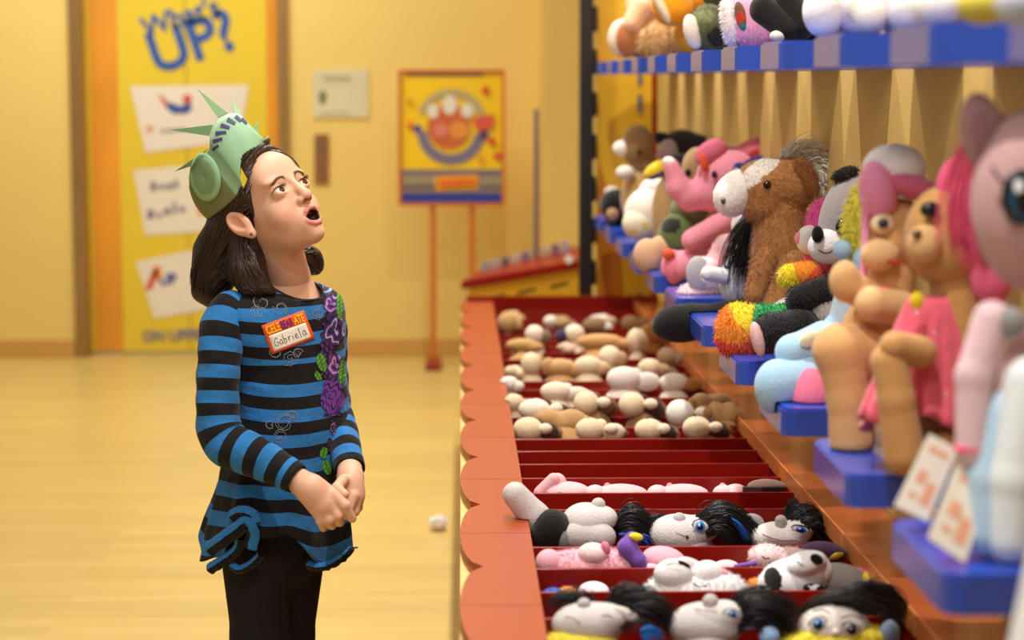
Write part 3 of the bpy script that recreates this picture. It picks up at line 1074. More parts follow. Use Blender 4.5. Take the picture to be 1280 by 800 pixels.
# eyes
for sx in (1, -1):
    bm = bmesh.new()
    bmesh.ops.create_uvsphere(bm, u_segments=48, v_segments=32, radius=1)
    V = np.array([v.co[:] for v in bm.verts]); F = [[v.index for v in f.verts] for f in bm.faces]
    bm.free()
    g = np.array([.20, -1, .24]); g /= np.linalg.norm(g)
    an = np.degrees(np.arccos(np.clip(V @ g, -1, 1)))
    C = np.tile(s2l((232, 226, 220)), (len(V), 1))
    C[an < 39] = s2l((52, 30, 20)); C[an < 35] = s2l((84, 50, 30)); C[an < 16] = s2l((8, 6, 6))
    tag(mesh_obj('eye', HW(np.array([sx * .031, -.0640, EZ]) + V * .0134), F, GLOSSY, girl, cols=C), 'brown eye')
HAIRM = mat('dark_brown_hair', (44, 27, 20), 0.38, 0.5, 0.25, 40, 0.3, 160)
for sx in (1, -1):
    # lash line along the upper lid, with lashes
    line = []
    for t in np.linspace(-1, 1, 13):
        x = sx * .031 + t * .0156
        z = EZ + .0074 * math.sqrt(max(0, 1 - t * t)) + t * sx * .0008
        l = np.array([x, 0, z])
        rr = .0152
        y = -.0640 - math.sqrt(max(1e-6, rr ** 2 - (x - sx * .031) ** 2 - (z - EZ) ** 2))
        line.append(HW((x, y, z)))
    paths = [np.array(line)]
    for i in range(1, 12):
        p = line[i]; q = p + HR @ (HS * np.array([(i - 6) * .0006, -.0055, .0036]))
        paths.append(catmull([p, (p + q) / 2 + HR @ np.array([0, 0, -.001]), q], 4))
    tubes('eyelashes', paths, mat('lash_black', (20, 14, 12), 0.6), girl, .0009, .0004, 5)
    # eyebrow
    rng = np.random.default_rng(3)
    paths = []
    for i in range(90):
        t = i / 89
        x = sx * (.012 + .027 * t); z = .0105 + .0065 * math.sin(math.pi * min(1, t * .8 + .12)) - .004 * t
        w = .0036 * (1 - .65 * t)
        p = head_hit((x, z + rng.uniform(-w, w))); q = head_hit((x + sx * .007, z + .0015 + rng.uniform(-w, w) * .6 - .002 * t))
        paths.append(catmull([p, (p + q) / 2 + HR @ np.array([0, -.0004, 0]), q], 4))
    tubes('eyebrow', paths, mat('brow_brown', (112, 74, 52), 0.8), girl, .00045, .00025, 4)
tag(solid('earring', [hE((-.0815, -.005, -.048), .0028)], girl, .0008, .0, (112, 70, 130), GLOSSY), 'small purple stud earring')

def surf(x, y, lift=0.0, tree=None):
    d = ray(x, y); d = d / np.linalg.norm(d)
    h = (tree or SHT).ray_cast(Vector(CC), Vector(d))
    if h[0] is None:
        return GP(x, y, -.08), -d
    nn = np.array(h[1])
    if nn @ d > 0: nn = -nn
    return np.array(h[0]) + nn * lift, nn


# hair: the mass, then locks along it
hairp = [hE((0, .017, .031), (.0780, .0975, .0865)), hE((0, .055, -.01), (.070, .060, .075), k=.02)]
hairp += [
    dict(hH((0, 1, .5), -.0210, op='s'), k=.004),
    hE((.084, .0, -.028), (.026, .026, .036), k=.006, op='s'), hE((-.084, .0, -.028), (.026, .026, .036), k=.006, op='s'),
]
hm = lambda *a, **k: C_(GP(*a[0]), GP(*a[1]), px(a[2]), px(a[3]), k=.02, **k)
hairp += [
    hm((296, 262, .02), (276, 318, .02), 28, 33), hm((276, 318, .02), (266, 356, .01), 32, 24), hm((266, 352, .0), (263, 376, -.01), 22, 8),
    hm((303, 300, .0), (308, 335, -.04), 18, 22), hm((308, 335, -.04), (318, 362, -.06), 22, 13), hm((318, 355, -.06), (340, 364, -.07), 14, 6),
    hm((318, 310, .08), (345, 345, .11), 28, 26), hm((368, 330, .15), (388, 326, .15), 18, 15), hm((388, 322, .15), (394, 334, .15), 12, 9),
    hm((335, 300, .10), (372, 318, .14), 26, 16),
    hm((262, 340, .0), (250, 366, .0), 20, 9),
]
V, Q, ci = sdf_mesh(hairp, 0.004, .012, cols=False)
mesh_obj('hair', V, Q, HAIRM, girl)
HT = BVHTree.FromPolygons(V.tolist(), Q.tolist())
rng = np.random.default_rng(8)
locks = []
guides = [
    [(322, 186, -.07), (300, 205, -.085), (284, 235, -.08), (262, 285, -.05), (243, 335, -.02), (241, 366, -.01)],
    [(312, 205, -.095), (302, 225, -.10), (288, 258, -.085), (266, 310, -.06), (250, 352, -.05), (256, 382, -.03)],
    [(308, 225, -.10), (300, 250, -.10), (286, 280, -.085), (276, 325, -.075), (266, 362, -.06), (276, 378, -.05)],
    [(305, 245, -.10), (294, 268, -.095), (286, 300, -.085), (290, 340, -.09), (292, 364, -.09), (304, 372, -.085)],
    [(302, 262, -.095), (290, 282, -.085), (296, 318, -.085), (306, 345, -.10), (318, 362, -.10), (338, 368, -.095)],
    [(296, 275, -.07), (300, 300, -.07), (312, 318, -.07), (322, 340, -.09), (334, 356, -.095), (346, 360, -.09)],
    [(355, 318, .10), (368, 325, .11), (380, 330, .12), (390, 336, .13), (396, 336, .135), (390, 342, .13)],
    [(372, 316, .11), (386, 314, .12), (398, 312, .12), (404, 322, .125), (402, 334, .13), (394, 340, .13)],
]
GG = [np.array([GP(*p) for p in g]) for g in guides]
for gi in range(len(GG)):
    for rep in range(46 if gi < 6 else 16):
        if gi < 5:
            t = rng.uniform(0, 1); g = GG[gi] * (1 - t) + GG[gi + 1] * t
        else:
            g = GG[gi].copy()
        g = g + rng.normal(0, .006, 3) * np.array([1, .6, .7]) + rng.normal(0, .0025, g.shape)
        c = catmull(g, 16)
        out = []
        for p in c:
            h = HT.find_nearest(Vector(p))
            if h[0] is not None:
                n = np.array(h[1]); q = np.array(h[0]); dd = (p - q) @ n
                if dd < .0015 or dd > .008: p = q + n * rng.uniform(.0005, .0035)
            out.append(p)
        out = catmull(np.array(out)[::2], 16)
        sl_ = np.linalg.norm(np.diff(out, axis=0), axis=1)
        if sl_.sum() < 1.7 * np.linalg.norm(out[-1] - out[0]) and sl_.max() < .05:
            locks.append(out)
def brow_edge(x, y):
    """nearest point of the forehead outline left of and below a sight line"""
    for q in range(60):
        d = ray(x - .5 * q, y + .35 * q); d = d / np.linalg.norm(d)
        h = HEADT.ray_cast(Vector(CC), Vector(d))
        if h[0] is not None:
            return np.array(h[0]) + np.array(h[1]) * .0015
    return GP(x, y, -.05)


for k in range(44):
    a = rng.uniform(-1, 1, 2); t = k / 43
    g = [brow_edge(x + a[0], y + a[1]) for x, y in ((322 + 10 * t, 186 - 2 * t), (336 + 10 * t, 181.5 + 1 * t), (350 + 9 * t, 187 + 1 * t), (362 + 8 * t, 196 + 2 * t), (369 + 8 * t, 205 + 4 * t))]
    locks.append(catmull(g, 14))
rad = [np.linspace(rng.uniform(.0012, .0026), .0005, len(l)) for l in locks]
tubes('hair_locks', locks, mat('dark_hair_locks', (52, 32, 23), 0.33, 0.6, 0.3, 30), girl, rad, None, 5)

# ------------------------------------------------------------------ her clothes
def stripe_mat():
    m = bpy.data.materials.new('striped_jersey')
    m.use_nodes = True
    nt = m.node_tree; b = nt.nodes['Principled BSDF']; L = nt.links.new
    a = nt.nodes.new('ShaderNodeAttribute'); a.attribute_name = 'st'
    k = nt.nodes.new('ShaderNodeAttribute'); k.attribute_name = 'dark'
    fr = nt.nodes.new('ShaderNodeMath'); fr.operation = 'FRACT'
    lt = nt.nodes.new('ShaderNodeMath'); lt.operation = 'LESS_THAN'; lt.inputs[1].default_value = 0.5
    lk = nt.nodes.new('ShaderNodeMath'); lk.operation = 'LESS_THAN'; lk.inputs[1].default_value = 0.5
    mu = nt.nodes.new('ShaderNodeMath'); mu.operation = 'MULTIPLY'
    mx = nt.nodes.new('ShaderNodeMix'); mx.data_type = 'RGBA'
    mx.inputs[6].default_value = (*s2l((22, 19, 22)), 1); mx.inputs[7].default_value = (*s2l((44, 118, 186)), 1)
    L(a.outputs['Fac'], fr.inputs[0]); L(fr.outputs[0], lt.inputs[0]); L(k.outputs['Fac'], lk.inputs[0])
    L(lt.outputs[0], mu.inputs[0]); L(lk.outputs[0], mu.inputs[1]); L(mu.outputs[0], mx.inputs[0])
    L(mx.outputs[2], b.inputs['Base Color'])
    b.inputs['Roughness'].default_value = 0.85; b.inputs['Specular IOR Level'].default_value = 0.2
    b.inputs['Sheen Weight'].default_value = 0.1
    tc = nt.nodes.new('ShaderNodeTexCoord'); n = nt.nodes.new('ShaderNodeTexNoise'); n.inputs['Scale'].default_value = 15; n.inputs['Detail'].default_value = 5
    bp = nt.nodes.new('ShaderNodeBump'); bp.inputs['Strength'].default_value = 0.9; bp.inputs['Distance'].default_value = 0.014
    L(tc.outputs['Object'], n.inputs['Vector']); L(n.outputs['Fac'], bp.inputs['Height']); L(bp.outputs['Normal'], b.inputs['Normal'])
    return m


STRIPE = stripe_mat()
st_of = lambda y: (y - 477) / 30.5 + 0.25
rows = np.array([  # y, centre x, half width, depth ratio, tilt of the front
    (356, 369, 33, .98, 15), (358, 368, 37, .90, 14), (363, 362, 52, .66, 10), (373, 356, 66, .58, 5), (392, 353, 74, .58, 0), (420, 355, 73, .62, 0),
    (455, 361, 67, .68, 0), (480, 362, 68, .70, 0), (520, 363, 71, .72, 0), (560, 360, 74, .74, 0), (600, 355, 80, .77, 0), (630, 350, 87, .8, 0), (652, 347, 91, .82, 0)], float)
RI = catmull(rows, 110)
NT = 144
V = []; ST = []; DK = []
for i, (y, cx, w, k, tl) in enumerate(RI):
    c = GP(cx, y)
    a = w * UG / math.sqrt(math.cos(YW_) ** 2 + (k * math.sin(YW_)) ** 2); b = a * k
    fl = max(0, (y - 470) / 180)
    for j in range(NT):
        th = 2 * math.pi * j / NT
        ct, s_ = math.cos(th), math.sin(th)
        e = 2 / 2.25
        f = 1 + fl ** 1.5 * (.035 * math.sin(7 * th + 1) + .03 * math.sin(11 * th + 2.2 * fl) + .02 * math.sin(17 * th + 4)) + .006 * math.sin(5 * th + y * .05) + .004 * math.sin(9 * th - y * .11)
        if 450 < y < 470: f -= .012
        pa = a * math.copysign(abs(ct) ** e, ct) * f; pb = b * math.copysign(abs(s_) ** e, s_) * f
        dip = max(0, (y - 560) / 92) ** 1.3 * (54 * math.exp(-((math.degrees(th) - 74) / 27) ** 2) + 46 * math.exp(-((math.degrees(th) - 196) / 30) ** 2) + 20 * math.exp(-((math.degrees(th) - 330) / 60) ** 2) - 4 + 4 * math.sin(9 * th))
        V.append(c + LFT * pa + FRT * pb + np.array([0, 0, -1.0]) * UG * (tl * s_ + dip))
        ST.append(st_of(y + .45 * dip + (3 * math.sin(th * 2 + 1) if y > 380 else 0) + (tl * s_ * .8)))
        DK.append(1.0 if (i < 7 or 449 < y < 468) else 0.0)
F = []
n = len(RI)
for i in range(n - 1):
    for j in range(NT):
        q = (j + 1) % NT
        F.append([i * NT + q, (i + 1) * NT + q, (i + 1) * NT + j, i * NT + j])
shirt = mesh_obj('tunic', V, F, STRIPE, girl, attr={'st': ST, 'dark': DK})
so = shirt.modifiers.new('thick', 'SOLIDIFY'); so.thickness = 0.003; so.offset = -1
SHV = np.array(V)
SHT = BVHTree.FromPolygons(SHV.tolist(), F)


def sleeve(name, pts, y0, seed):
    pts = np.array([list(GP(x, y, d)) + [r * UG] for x, y, d, r in pts])
    c = catmull(pts, 90)
    path, rad = c[:, :3], c[:, 3]
    seg = np.r_[0, np.cumsum(np.linalg.norm(np.diff(path, axis=0), axis=1))]
    S = 40
    v, f = tube_arrays(path, rad, S, cap=False)
    v = np.array(v)
    rng = np.random.default_rng(seed)
    ST = []; DK = []
    for i in range(len(path)):
        for a in range(S):
            an = 2 * math.pi * a / S
            w = 1 + .02 * math.sin(3 * an + seg[i] * 55) + .022 * math.sin(seg[i] * 130 + 2 * an) * (0.4 + abs(math.sin(seg[i] * 9)))
            v[i * S + a] = path[i] + (v[i * S + a] - path[i]) * w
            ST.append(st_of(y0 + seg[i] / UG)); DK.append(1.0 if i > 86 else 0.0)
    o = mesh_obj(name, v, f, STRIPE, girl, attr={'st': ST, 'dark': DK})
    so = o.modifiers.new('thick', 'SOLIDIFY'); so.thickness = 0.0025; so.offset = -1
    return o


sleeve('sleeve', [(302, 382, -.04, 17), (288, 388, -.06, 25), (278, 412, -.09, 27.5), (274, 450, -.11, 26.5), (272, 500, -.125, 26), (273, 532, -.135, 27), (284, 555, -.15, 27.5), (308, 566, -.17, 26.5), (338, 580, -.19, 23), (371, 599, -.212, 18.5)], 376, 2)
sleeve('sleeve', [(396, 372, .08, 14), (408, 382, .09, 19), (413, 410, .09, 21), (415, 455, .09, 20), (417, 500, .075, 21), (424, 530, .03, 21), (431, 556, -.03, 20), (437.5, 587, -.092, 18.5)], 380, 5)

# ruffles gathered at the hem
def ruffle(pts, w, seed, dr):
    pts = np.array([np.array(GP(x, y, d)) for x, y, d in pts])
    c = catmull(pts, 60)
    T = np.gradient(c, axis=0); T /= np.linalg.norm(T, axis=1, keepdims=True)
    nr = np.array([-.35, -.9, .1]); nr /= np.linalg.norm(nr)
    V = []; ST = []; DK = []
    for i in range(60):
        sd = np.cross(T[i], nr); sd /= np.linalg.norm(sd)
        for j in range(9):
            t = j / 8
            wob = math.sin(i * .7 + seed) * .0009 * t + math.sin(i * 1.13 + seed * 2) * .0004
            V.append(c[i] + sd * w * t * dr + nr * (.010 * math.sin(t * math.pi) + wob) + sd * wob)
            ST.append(t * 1.0 - .0); DK.append(0.0)
    F = [[i * 9 + j, (i + 1) * 9 + j, (i + 1) * 9 + j + 1, i * 9 + j + 1] for i in range(59) for j in range(8)]
    o = mesh_obj('hem_ruffle', V, F, STRIPE, girl, attr={'st': ST, 'dark': DK})
    so = o.modifiers.new('thick', 'SOLIDIFY'); so.thickness = 0.003
    return o


ruffle([(258, 680, -.12), (274, 668, -.14), (292, 655, -.15), (306, 645, -.155), (318, 652, -.155), (324, 668, -.15), (320, 688, -.145)], .026, 1, 1)
ruffle([(287, 640, -.14), (298, 634, -.145), (310, 634, -.15), (322, 640, -.15), (326, 652, -.15)], .020, 3, 1)
ruffle([(260, 706, -.115), (276, 696, -.125), (292, 684, -.135), (296, 672, -.14)], .018, 6, 1)
ruffle([(322, 690, -.13), (312, 700, -.13), (300, 706, -.13), (292, 702, -.13)], .018, 6, -1)
ruffle([(437, 682, -.04), (428, 690, -.07), (414, 699, -.085), (400, 703, -.09), (386, 700, -.09)], .018, 4, -1)

# floral strip down her front: a printed applique that follows the tunic
FL = attr_mat('floral_print', 0.7, 0.3, 0, 0.3, 200)
rng = np.random.default_rng(11)
PUR = (104, 62, 150); PU2 = (66, 42, 104); GRN = (96, 172, 62); TEA = (130, 190, 200); PNK = (198, 160, 200)
ROSES = [(408, 356, 11, 11, PU2, TEA), (413, 380, 10, 10, PUR, PNK), (417, 412, 13, 21, PU2, (180, 165, 208)), (418, 456, 9, 14, PUR, PNK), (415, 497, 15, 22, (112, 62, 160), (70, 36, 104)),
         (416, 534, 4, 10, (60, 44, 60), (160, 120, 150)), (412, 556, 4, 9, (50, 38, 50), (110, 90, 100))]
LEAVES = [(401, 453, 6, 12, .25), (428, 464, 5, 17, -.1), (408, 584, 6, 10, .3), (404, 566, 5, 8, -.2), (418, 575, 5, 7, .5), (397, 470, 4, 7, .5), (424, 378, 4, 22, 0.0)]


def floral(x, y):
    for lx, ly, rx, ry, ro in LEAVES:
        c, s_ = math.cos(ro), math.sin(ro)
        dx, dy = (x - lx) * c - (y - ly) * s_, (x - lx) * s_ + (y - ly) * c
        if (dx / rx) ** 2 + (dy / ry) ** 2 < 1:
            return s2l(GRN) * (0.35 if abs(dx) < .8 else 0.8 + .35 * math.sin(dy * 1.2 + dx))
    for rx0, ry0, rx, ry, c0, c1 in ROSES:
        dx, dy = (x - rx0) / rx, (y - ry0) / ry
        r = math.hypot(dx, dy)
        if r < 1 + .06 * math.sin(5 * math.atan2(dy, dx)):
            w = math.sin(r * 8 + 1.0 * math.atan2(dy, dx) + 1.4 * math.sin(3 * math.atan2(dy, dx) + rx0) + .9 * math.sin(x * .55 + y * .3))
            return s2l(c1) if w > .80 else (s2l((24, 18, 30)) if w < -.86 else s2l(c0) * (1 + .2 * w))
    cx_ = 413 + 4 * math.sin((y - 345) * .05)
    if 345 < y < 520 and abs(x - cx_) < 10 + 2 * math.sin(y * .5):
        w = math.sin(x * .9 + 2 * math.sin(y * .21)) * math.sin(y * .45 + x * .2)
        return s2l((84, 54, 116)) if w > .1 else s2l((34, 24, 44))
    return None


def patch(name, x0, x1, y0, y1, step):
    nx, ny = int((x1 - x0) / step) + 1, int((y1 - y0) / step) + 1
    V = []; C = []; ok = np.zeros((ny, nx), bool)
    for j in range(ny):
        for i in range(nx):
            x, y = x0 + i * step, y0 + j * step
            c = floral(x, y)
            d = ray(x, y); d = d / np.linalg.norm(d)
            h = SHT.ray_cast(Vector(CC), Vector(d))
            if c is None or h[0] is None:
                V.append(np.zeros(3)); C.append(np.zeros(3)); continue
            n_ = np.array(h[1]); n_ = n_ if n_ @ d < 0 else -n_
            ok[j, i] = True
            V.append(np.array(h[0]) + n_ * .0016); C.append(np.clip(c, 0, 1))
    F = [[j * nx + i, (j + 1) * nx + i, (j + 1) * nx + i + 1, j * nx + i + 1] for j in range(ny - 1) for i in range(nx - 1) if ok[j, i] and ok[j + 1, i] and ok[j, i + 1] and ok[j + 1, i + 1]]
    used = sorted({v for f in F for v in f}); m_ = {v: k for k, v in enumerate(used)}
    return mesh_obj(name, [V[v] for v in used], [[m_[v] for v in f] for f in F], FL, girl, cols=[C[v] for v in used])


patch('floral_trim', 388, 436, 342, 600, .8)
# fine white sketched roses
paths = []
for x, y, r in ((328, 378, 11), (322, 390, 9), (350, 385, 9), (345, 440, 8), (362, 448, 10), (356, 530, 13), (350, 545, 9), (364, 520, 8), (395, 392, 8), (360, 600, 8), (338, 532, 6), (372, 442, 7)):
    paths = []
    for tn, ph in ((1.6, rng.uniform(0, 6)), (1.1, rng.uniform(0, 6))):
        t = np.linspace(.25, 1, 26)
        paths.append(np.array([surf(x + r * q * math.cos(ph + tn * 6.28 * q) * 1.1 + rng.normal(0, .3), y + r * q * math.sin(ph + tn * 6.28 * q) + rng.normal(0, .3), .0006)[0] for q in t]))
    tubes('sketched_rose', [np.vstack(paths)], mat('sketch_white', (150, 160, 170), 0.8), girl, .00042, None, 4)


# name tag
TPX = np.array([(326.5, 407), (379, 388), (393, 423), (339.5, 443)], float)


def tg(u, v, o=0.0):
    q = (TPX[0] * (1 - u) + TPX[1] * u) * (1 - v) + (TPX[3] * (1 - u) + TPX[2] * u) * v
    return surf(q[0], q[1], .002 + o)[0]


def tagquad(name, u0, v0, u1, v1, m, par, o, th=.0006):
    n_ = 8
    V = [tg(u0 + (u1 - u0) * i / n_, v0 + (v1 - v0) * j / n_, o) for j in range(n_ + 1) for i in range(n_ + 1)]
    F = [[j * 9 + i, (j + 1) * 9 + i, (j + 1) * 9 + i + 1, j * 9 + i + 1] for j in range(n_) for i in range(n_)]
    ob = mesh_obj(name, V, F, m, par)
    so = ob.modifiers.new('thick', 'SOLIDIFY'); so.thickness = th; so.offset = -1
    return ob


tagp = tagquad('name_tag', 0, 0, 1, 1, mat('tag_orange', (234, 92, 34), 0.6, 0.3, 0.2, 400), girl, 0.0, .0012)
tagp['label'] = 'orange bordered name sticker with handwriting'
tagquad('writing_field', .07, .40, .93, .93, mat('tag_white', (238, 232, 222), 0.6), tagp, .0007)
MY = mat('tag_yellow', (250, 206, 40), 0.5); MV = mat('tag_violet', (84, 40, 128), 0.5)
for s_, u0, u1, m in (('CELE', .06, .38, MY), ('BEAR', .40, .68, MV), ('ATE', .70, .94, MY)):
    tv, tf = text_arrays(s_, 1.0, .02)
    x0, x1 = tv[:, 0].min(), tv[:, 0].max(); y0, y1 = tv[:, 1].min(), tv[:, 1].max()
    mesh_obj('lettering', [tg(u0 + (u1 - u0) * (p[0] - x0) / (x1 - x0), .35 - .28 * (p[1] - y0) / (y1 - y0), .0012) for p in tv], tf, m, tagp, smooth=False)
strokes = {  # handwriting: x along the line, y up
    'G': [[(.9, .85), (.5, 1.0), (.1, .6), (.15, .15), (.55, 0), (.85, .25), (.85, .45), (.5, .45)]],
    'a': [[(.75, .5), (.4, .6), (.1, .3), (.3, 0), (.65, .15), (.75, .5), (.75, .1), (.9, .02)]],
    'b': [[(.15, 1.1), (.15, .0), (.5, .0), (.7, .3), (.45, .55), (.15, .4)]],
    'r': [[(.2, .55), (.25, .0), (.3, .4), (.6, .58), (.8, .5)]],
    'i': [[(.4, .5), (.42, 0)], [(.42, .78), (.44, .84)]],
    'e': [[(.1, .28), (.7, .36), (.55, .58), (.2, .5), (.1, .2), (.4, 0), (.75, .12)]],
    'l': [[(.35, 1.1), (.38, .0), (.5, -.02)]]}
paths = []
u = .13
for ch, w in zip('Gabriela', (.11, .10, .10, .09, .07, .10, .075, .11)):
    for stx in strokes[ch]:
        paths.append(catmull([tg(u + w * p[0], .80 - .27 * p[1] - (u - .13) * .04, .0012) for p in stx], 8 if len(stx) > 2 else 3))
    u += w
tubes('handwriting', paths, mat('ink_black', (24, 22, 26), 0.5), tagp, .00055, None, 5)

# trousers and shoes
trp = [
    C_(GP(344, 640, .0), GP(344, 690, .0), .100, .082), C_(GP(320, 690, -.035), GP(325, 800, -.03), .070, .056, k=.02), C_(GP(325, 800, -.03), GP(330, 1005, -.02), .056, .042, k=.02),
    C_(GP(366, 690, .05), GP(361, 800, .05), .066, .049, k=.02), C_(GP(361, 800, .05), GP(361, 1000, .06), .049, .040, k=.02)]
V, Q, ci = sdf_mesh(trp, .006, .02, cols=False)
mesh_obj('trousers', V, Q, mat('black_cotton', (30, 26, 32), 0.85, 0.2, 0.1, 20, 0.4, 30), girl)
for x, dy in ((330, -.02), (361, .06)):
    a = GP(x, 1000, dy); a[2] = .045
    fr = FRT
    V, Q, ci = sdf_mesh([C_(a - fr * .03, a + fr * .06, .036, .038), E_(a + fr * .10, (.040, .050, .03), TR, k=.02), C_(a, a + np.array([0, 0, .05]), .036, .04, k=.02), H_((0, 0, -1), -.002, k=.004)], .005, .01, cols=False)
    mesh_obj('shoe', V, Q, mat('dark_shoe', (46, 40, 44), 0.5), girl)

# ------------------------------------------------------------------ paper crown
M_C1 = mat('crown_pale_green', (150, 196, 160), 0.55, 0.3, 0.05, 14)
M_C2 = mat('crown_green', (118, 160, 112), 0.55, 0.3, 0.06, 14)
M_C3 = mat('crown_olive', (112, 122, 70), 0.55, 0.3, 0.08, 20)
M_CW = mat('crown_window', (66, 66, 112), 0.6)
NB = 120


def cpt(x, y, d):
    """a point of the paper, kept just outside the hair"""
    r_ = ray(x, y); r_ = r_ / np.linalg.norm(r_)
    h = HT.ray_cast(Vector(CC), Vector(r_))
    p = GP(x, y, d)
    if h[0] is not None and d < .04:
        q = np.array(h[0]) - r_ * .006
        if q[1] < p[1]: p = q
    return p


bot = [(262.4, 273, -.035), (272, 266, -.062), (282, 258, -.080), (293, 248, -.092), (304, 238, -.098), (301, 224, -.102), (300.5, 208, -.103), (304, 197, -.100), (311, 190.5, -.095), (322, 184, -.075), (329, 177.5, -.05)]
top = [(236.5, 230, -.030), (237, 217, -.045), (246, 201, -.060), (255, 194, -.072), (261.8, 186, -.078), (262.5, 172, -.085), (268, 156, -.084), (278, 146, -.078), (291, 141.5, -.068), (304, 147, -.058), (327.5, 174.5, -.045)]
fb = catmull([GP(*p) for p in bot], 61); ft = catmull([GP(*p) for p in top], 61)
bb = catmull([GP(*p) for p in ((329, 177.5, -.05), (337, 180, .0), (328, 196, .09), (300, 225, .14), (272, 255, .10), (258, 272, .02), (262.4, 273, -.035))], 61)
bt = catmull([GP(*p) for p in ((327.5, 174.5, -.045), (333, 170, .0), (320, 178, .09), (290, 200, .14), (256, 228, .11), (238, 236, .03), (236.5, 230, -.030))], 61)
bc = np.vstack([fb, bb[1:]]); tc_ = np.vstack([ft, bt[1:]])
CEN = GP(288, 215, .02)


def cr(u, v, lift=0.0):
    """u runs round the band (0 to .5 the near half), v from lower to upper edge"""
    f = u * NB; i = min(int(f), NB - 1); t = f - i
    a = bc[i] * (1 - t) + bc[i + 1] * t; b = tc_[i] * (1 - t) + tc_[i + 1] * t
    p = a * (1 - v) + b * v
    o = p - CEN; o = o / max(np.linalg.norm(o), 1e-6)
    return p + o * (.006 * math.sin(math.pi * v) + lift)


crown_V = []; crown_C = []
NV = 18
for i in range(NB + 1):
    for j in range(NV + 1):
        u, v = i / NB, j / NV
        vv = v
        if j == 0 and u < .5: vv = .06 * abs(math.sin(i * 1.3)) * (1 if .33 < u else .1)
        crown_V.append(cr(u, vv))
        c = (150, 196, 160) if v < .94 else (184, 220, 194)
        if u < .10 or (u < .16 and v < .45): c = (120, 128, 82)  # shading of the band's back end, put into the paper colour as olive
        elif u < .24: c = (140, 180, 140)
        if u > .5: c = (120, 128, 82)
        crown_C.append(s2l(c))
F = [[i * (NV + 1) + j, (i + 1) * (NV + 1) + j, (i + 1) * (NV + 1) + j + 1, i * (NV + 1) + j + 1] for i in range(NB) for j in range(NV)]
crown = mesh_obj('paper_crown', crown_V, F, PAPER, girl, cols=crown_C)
crown['label'] = 'green paper crown with spikes and a row of dark windows'
so = crown.modifiers.new('thick', 'SOLIDIFY'); so.thickness = .0014; so.offset = -1


def strip(name, pts, m, parent, th=.0008):
    V = np.array(pts)
    o = mesh_obj(name, V, [list(range(len(V)))], m, parent, smooth=False)
    so = o.modifiers.new('thick', 'SOLIDIFY'); so.thickness = th; so.offset = 0
    return o


CRT = BVHTree.FromPolygons([list(p) for p in crown_V], F)
for ox, oy, ix, iy, w in ((266.5, 187, 273.5, 182, 2.6), (267, 177, 278, 173.5, 3.2), (270.5, 167, 283, 165.5, 3.4), (276.5, 157, 287, 160, 3.4), (284.5, 149.5, 294, 155, 3.4), (294.5, 146, 301, 152, 3.0), (302, 149, 308, 155, 2.4)):
    dx, dy = ix - ox, iy - oy; L_ = math.hypot(dx, dy); nx, ny = -dy / L_, dx / L_
    q = [(ox + nx * w * .8, oy + ny * w * .8), (ox + nx * w * .4 - dx * .06, oy + ny * w * .4 - dy * .06), (ox - nx * w * .4 - dx * .06, oy - ny * w * .4 - dy * .06), (ox - nx * w * .8, oy - ny * w * .8), (ix - nx * w * .55, iy - ny * w * .55), (ix + nx * w * .55, iy + ny * w * .55)]
    strip('window', [surf(x, y, .0012, CRT)[0] for x, y in q], M_CW, crown)


def fin(b0, b1, tip, m):
    a, b, t = GP(*b0), GP(*b1), GP(*tip)
    n = np.cross(b - a, t - a); n /= np.linalg.norm(n); n *= .0008
    V = [a + n, b + n, t + n * .3, a - n, b - n, t - n * .3]
    return mesh_obj('spike', V, [[0, 1, 2], [5, 4, 3], [0, 3, 4, 1], [1, 4, 5, 2], [2, 5, 3, 0]], m, crown, smooth=False)


fin((273, 147, -.077), (284.5, 141.5, -.070), (246.6, 111, -.05), M_C2)
fin((261.5, 170, -.082), (266, 156, -.080), (211.5, 162.5, -.045), M_C2)
fin((244, 206, -.045), (260, 186, -.066), (218, 214.5, -.02), M_C2)
fin((293, 143, -.062), (304, 147.5, -.054), (288.7, 123.5, -.045), M_C1)
fin((316, 162, -.04), (323, 170, -.038), (322, 150, .07), M_C2)
# rounded ear flap on the near side
ev = []; ec = []
for i in range(10):
    for j in range(36):
        r = i / 9; an = 2 * math.pi * j / 36
        x = 257.5 + r * 19.5 * math.cos(an); y = 221 + r * (29.5 * math.sin(an) + 6 * math.cos(an))
        ev.append(surf(max(x, 238.6), y, .004 + .003 * math.sin(math.pi * r), CRT)[0] if i < 9 else surf(max(x, 238.6), y, .0035, CRT)[0])
        ec.append(s2l((128, 160, 116)) if r < .75 else s2l((150, 192, 152)))
F = [[i * 36 + j, i * 36 + (j + 1) % 36, (i + 1) * 36 + (j + 1) % 36, (i + 1) * 36 + j] for i in range(9) for j in range(36)]
o = mesh_obj('ear_flap', ev, F, PAPER, crown, cols=ec)
so = o.modifiers.new('thick', 'SOLIDIFY'); so.thickness = .0014
strip('yellow_lining', [GP(301, 209, -.101), GP(309, 224, -.101), GP(304, 236, -.0995), GP(300.8, 224, -.1005)], mat('lining_yellow', (240, 206, 40), 0.5), crown)

# ------------------------------------------------------------------ plush toys
EYE_BLACK = (14, 12, 14)


def shelf_cut(y0, y1, z):
    """the soft toy gives way to the board it sits on"""
    def fn(X):
        return np.maximum.reduce([.514 - X[..., 0], y0 - X[..., 1], X[..., 1] - y1, X[..., 2] - (z + .001), (z - .052) - X[..., 2]])
    return dict(fn=fn, lo=np.array([.45, y0, z - .06]), hi=np.array([.82, y1, z + .01]), col=None, k=0.0, op='s')


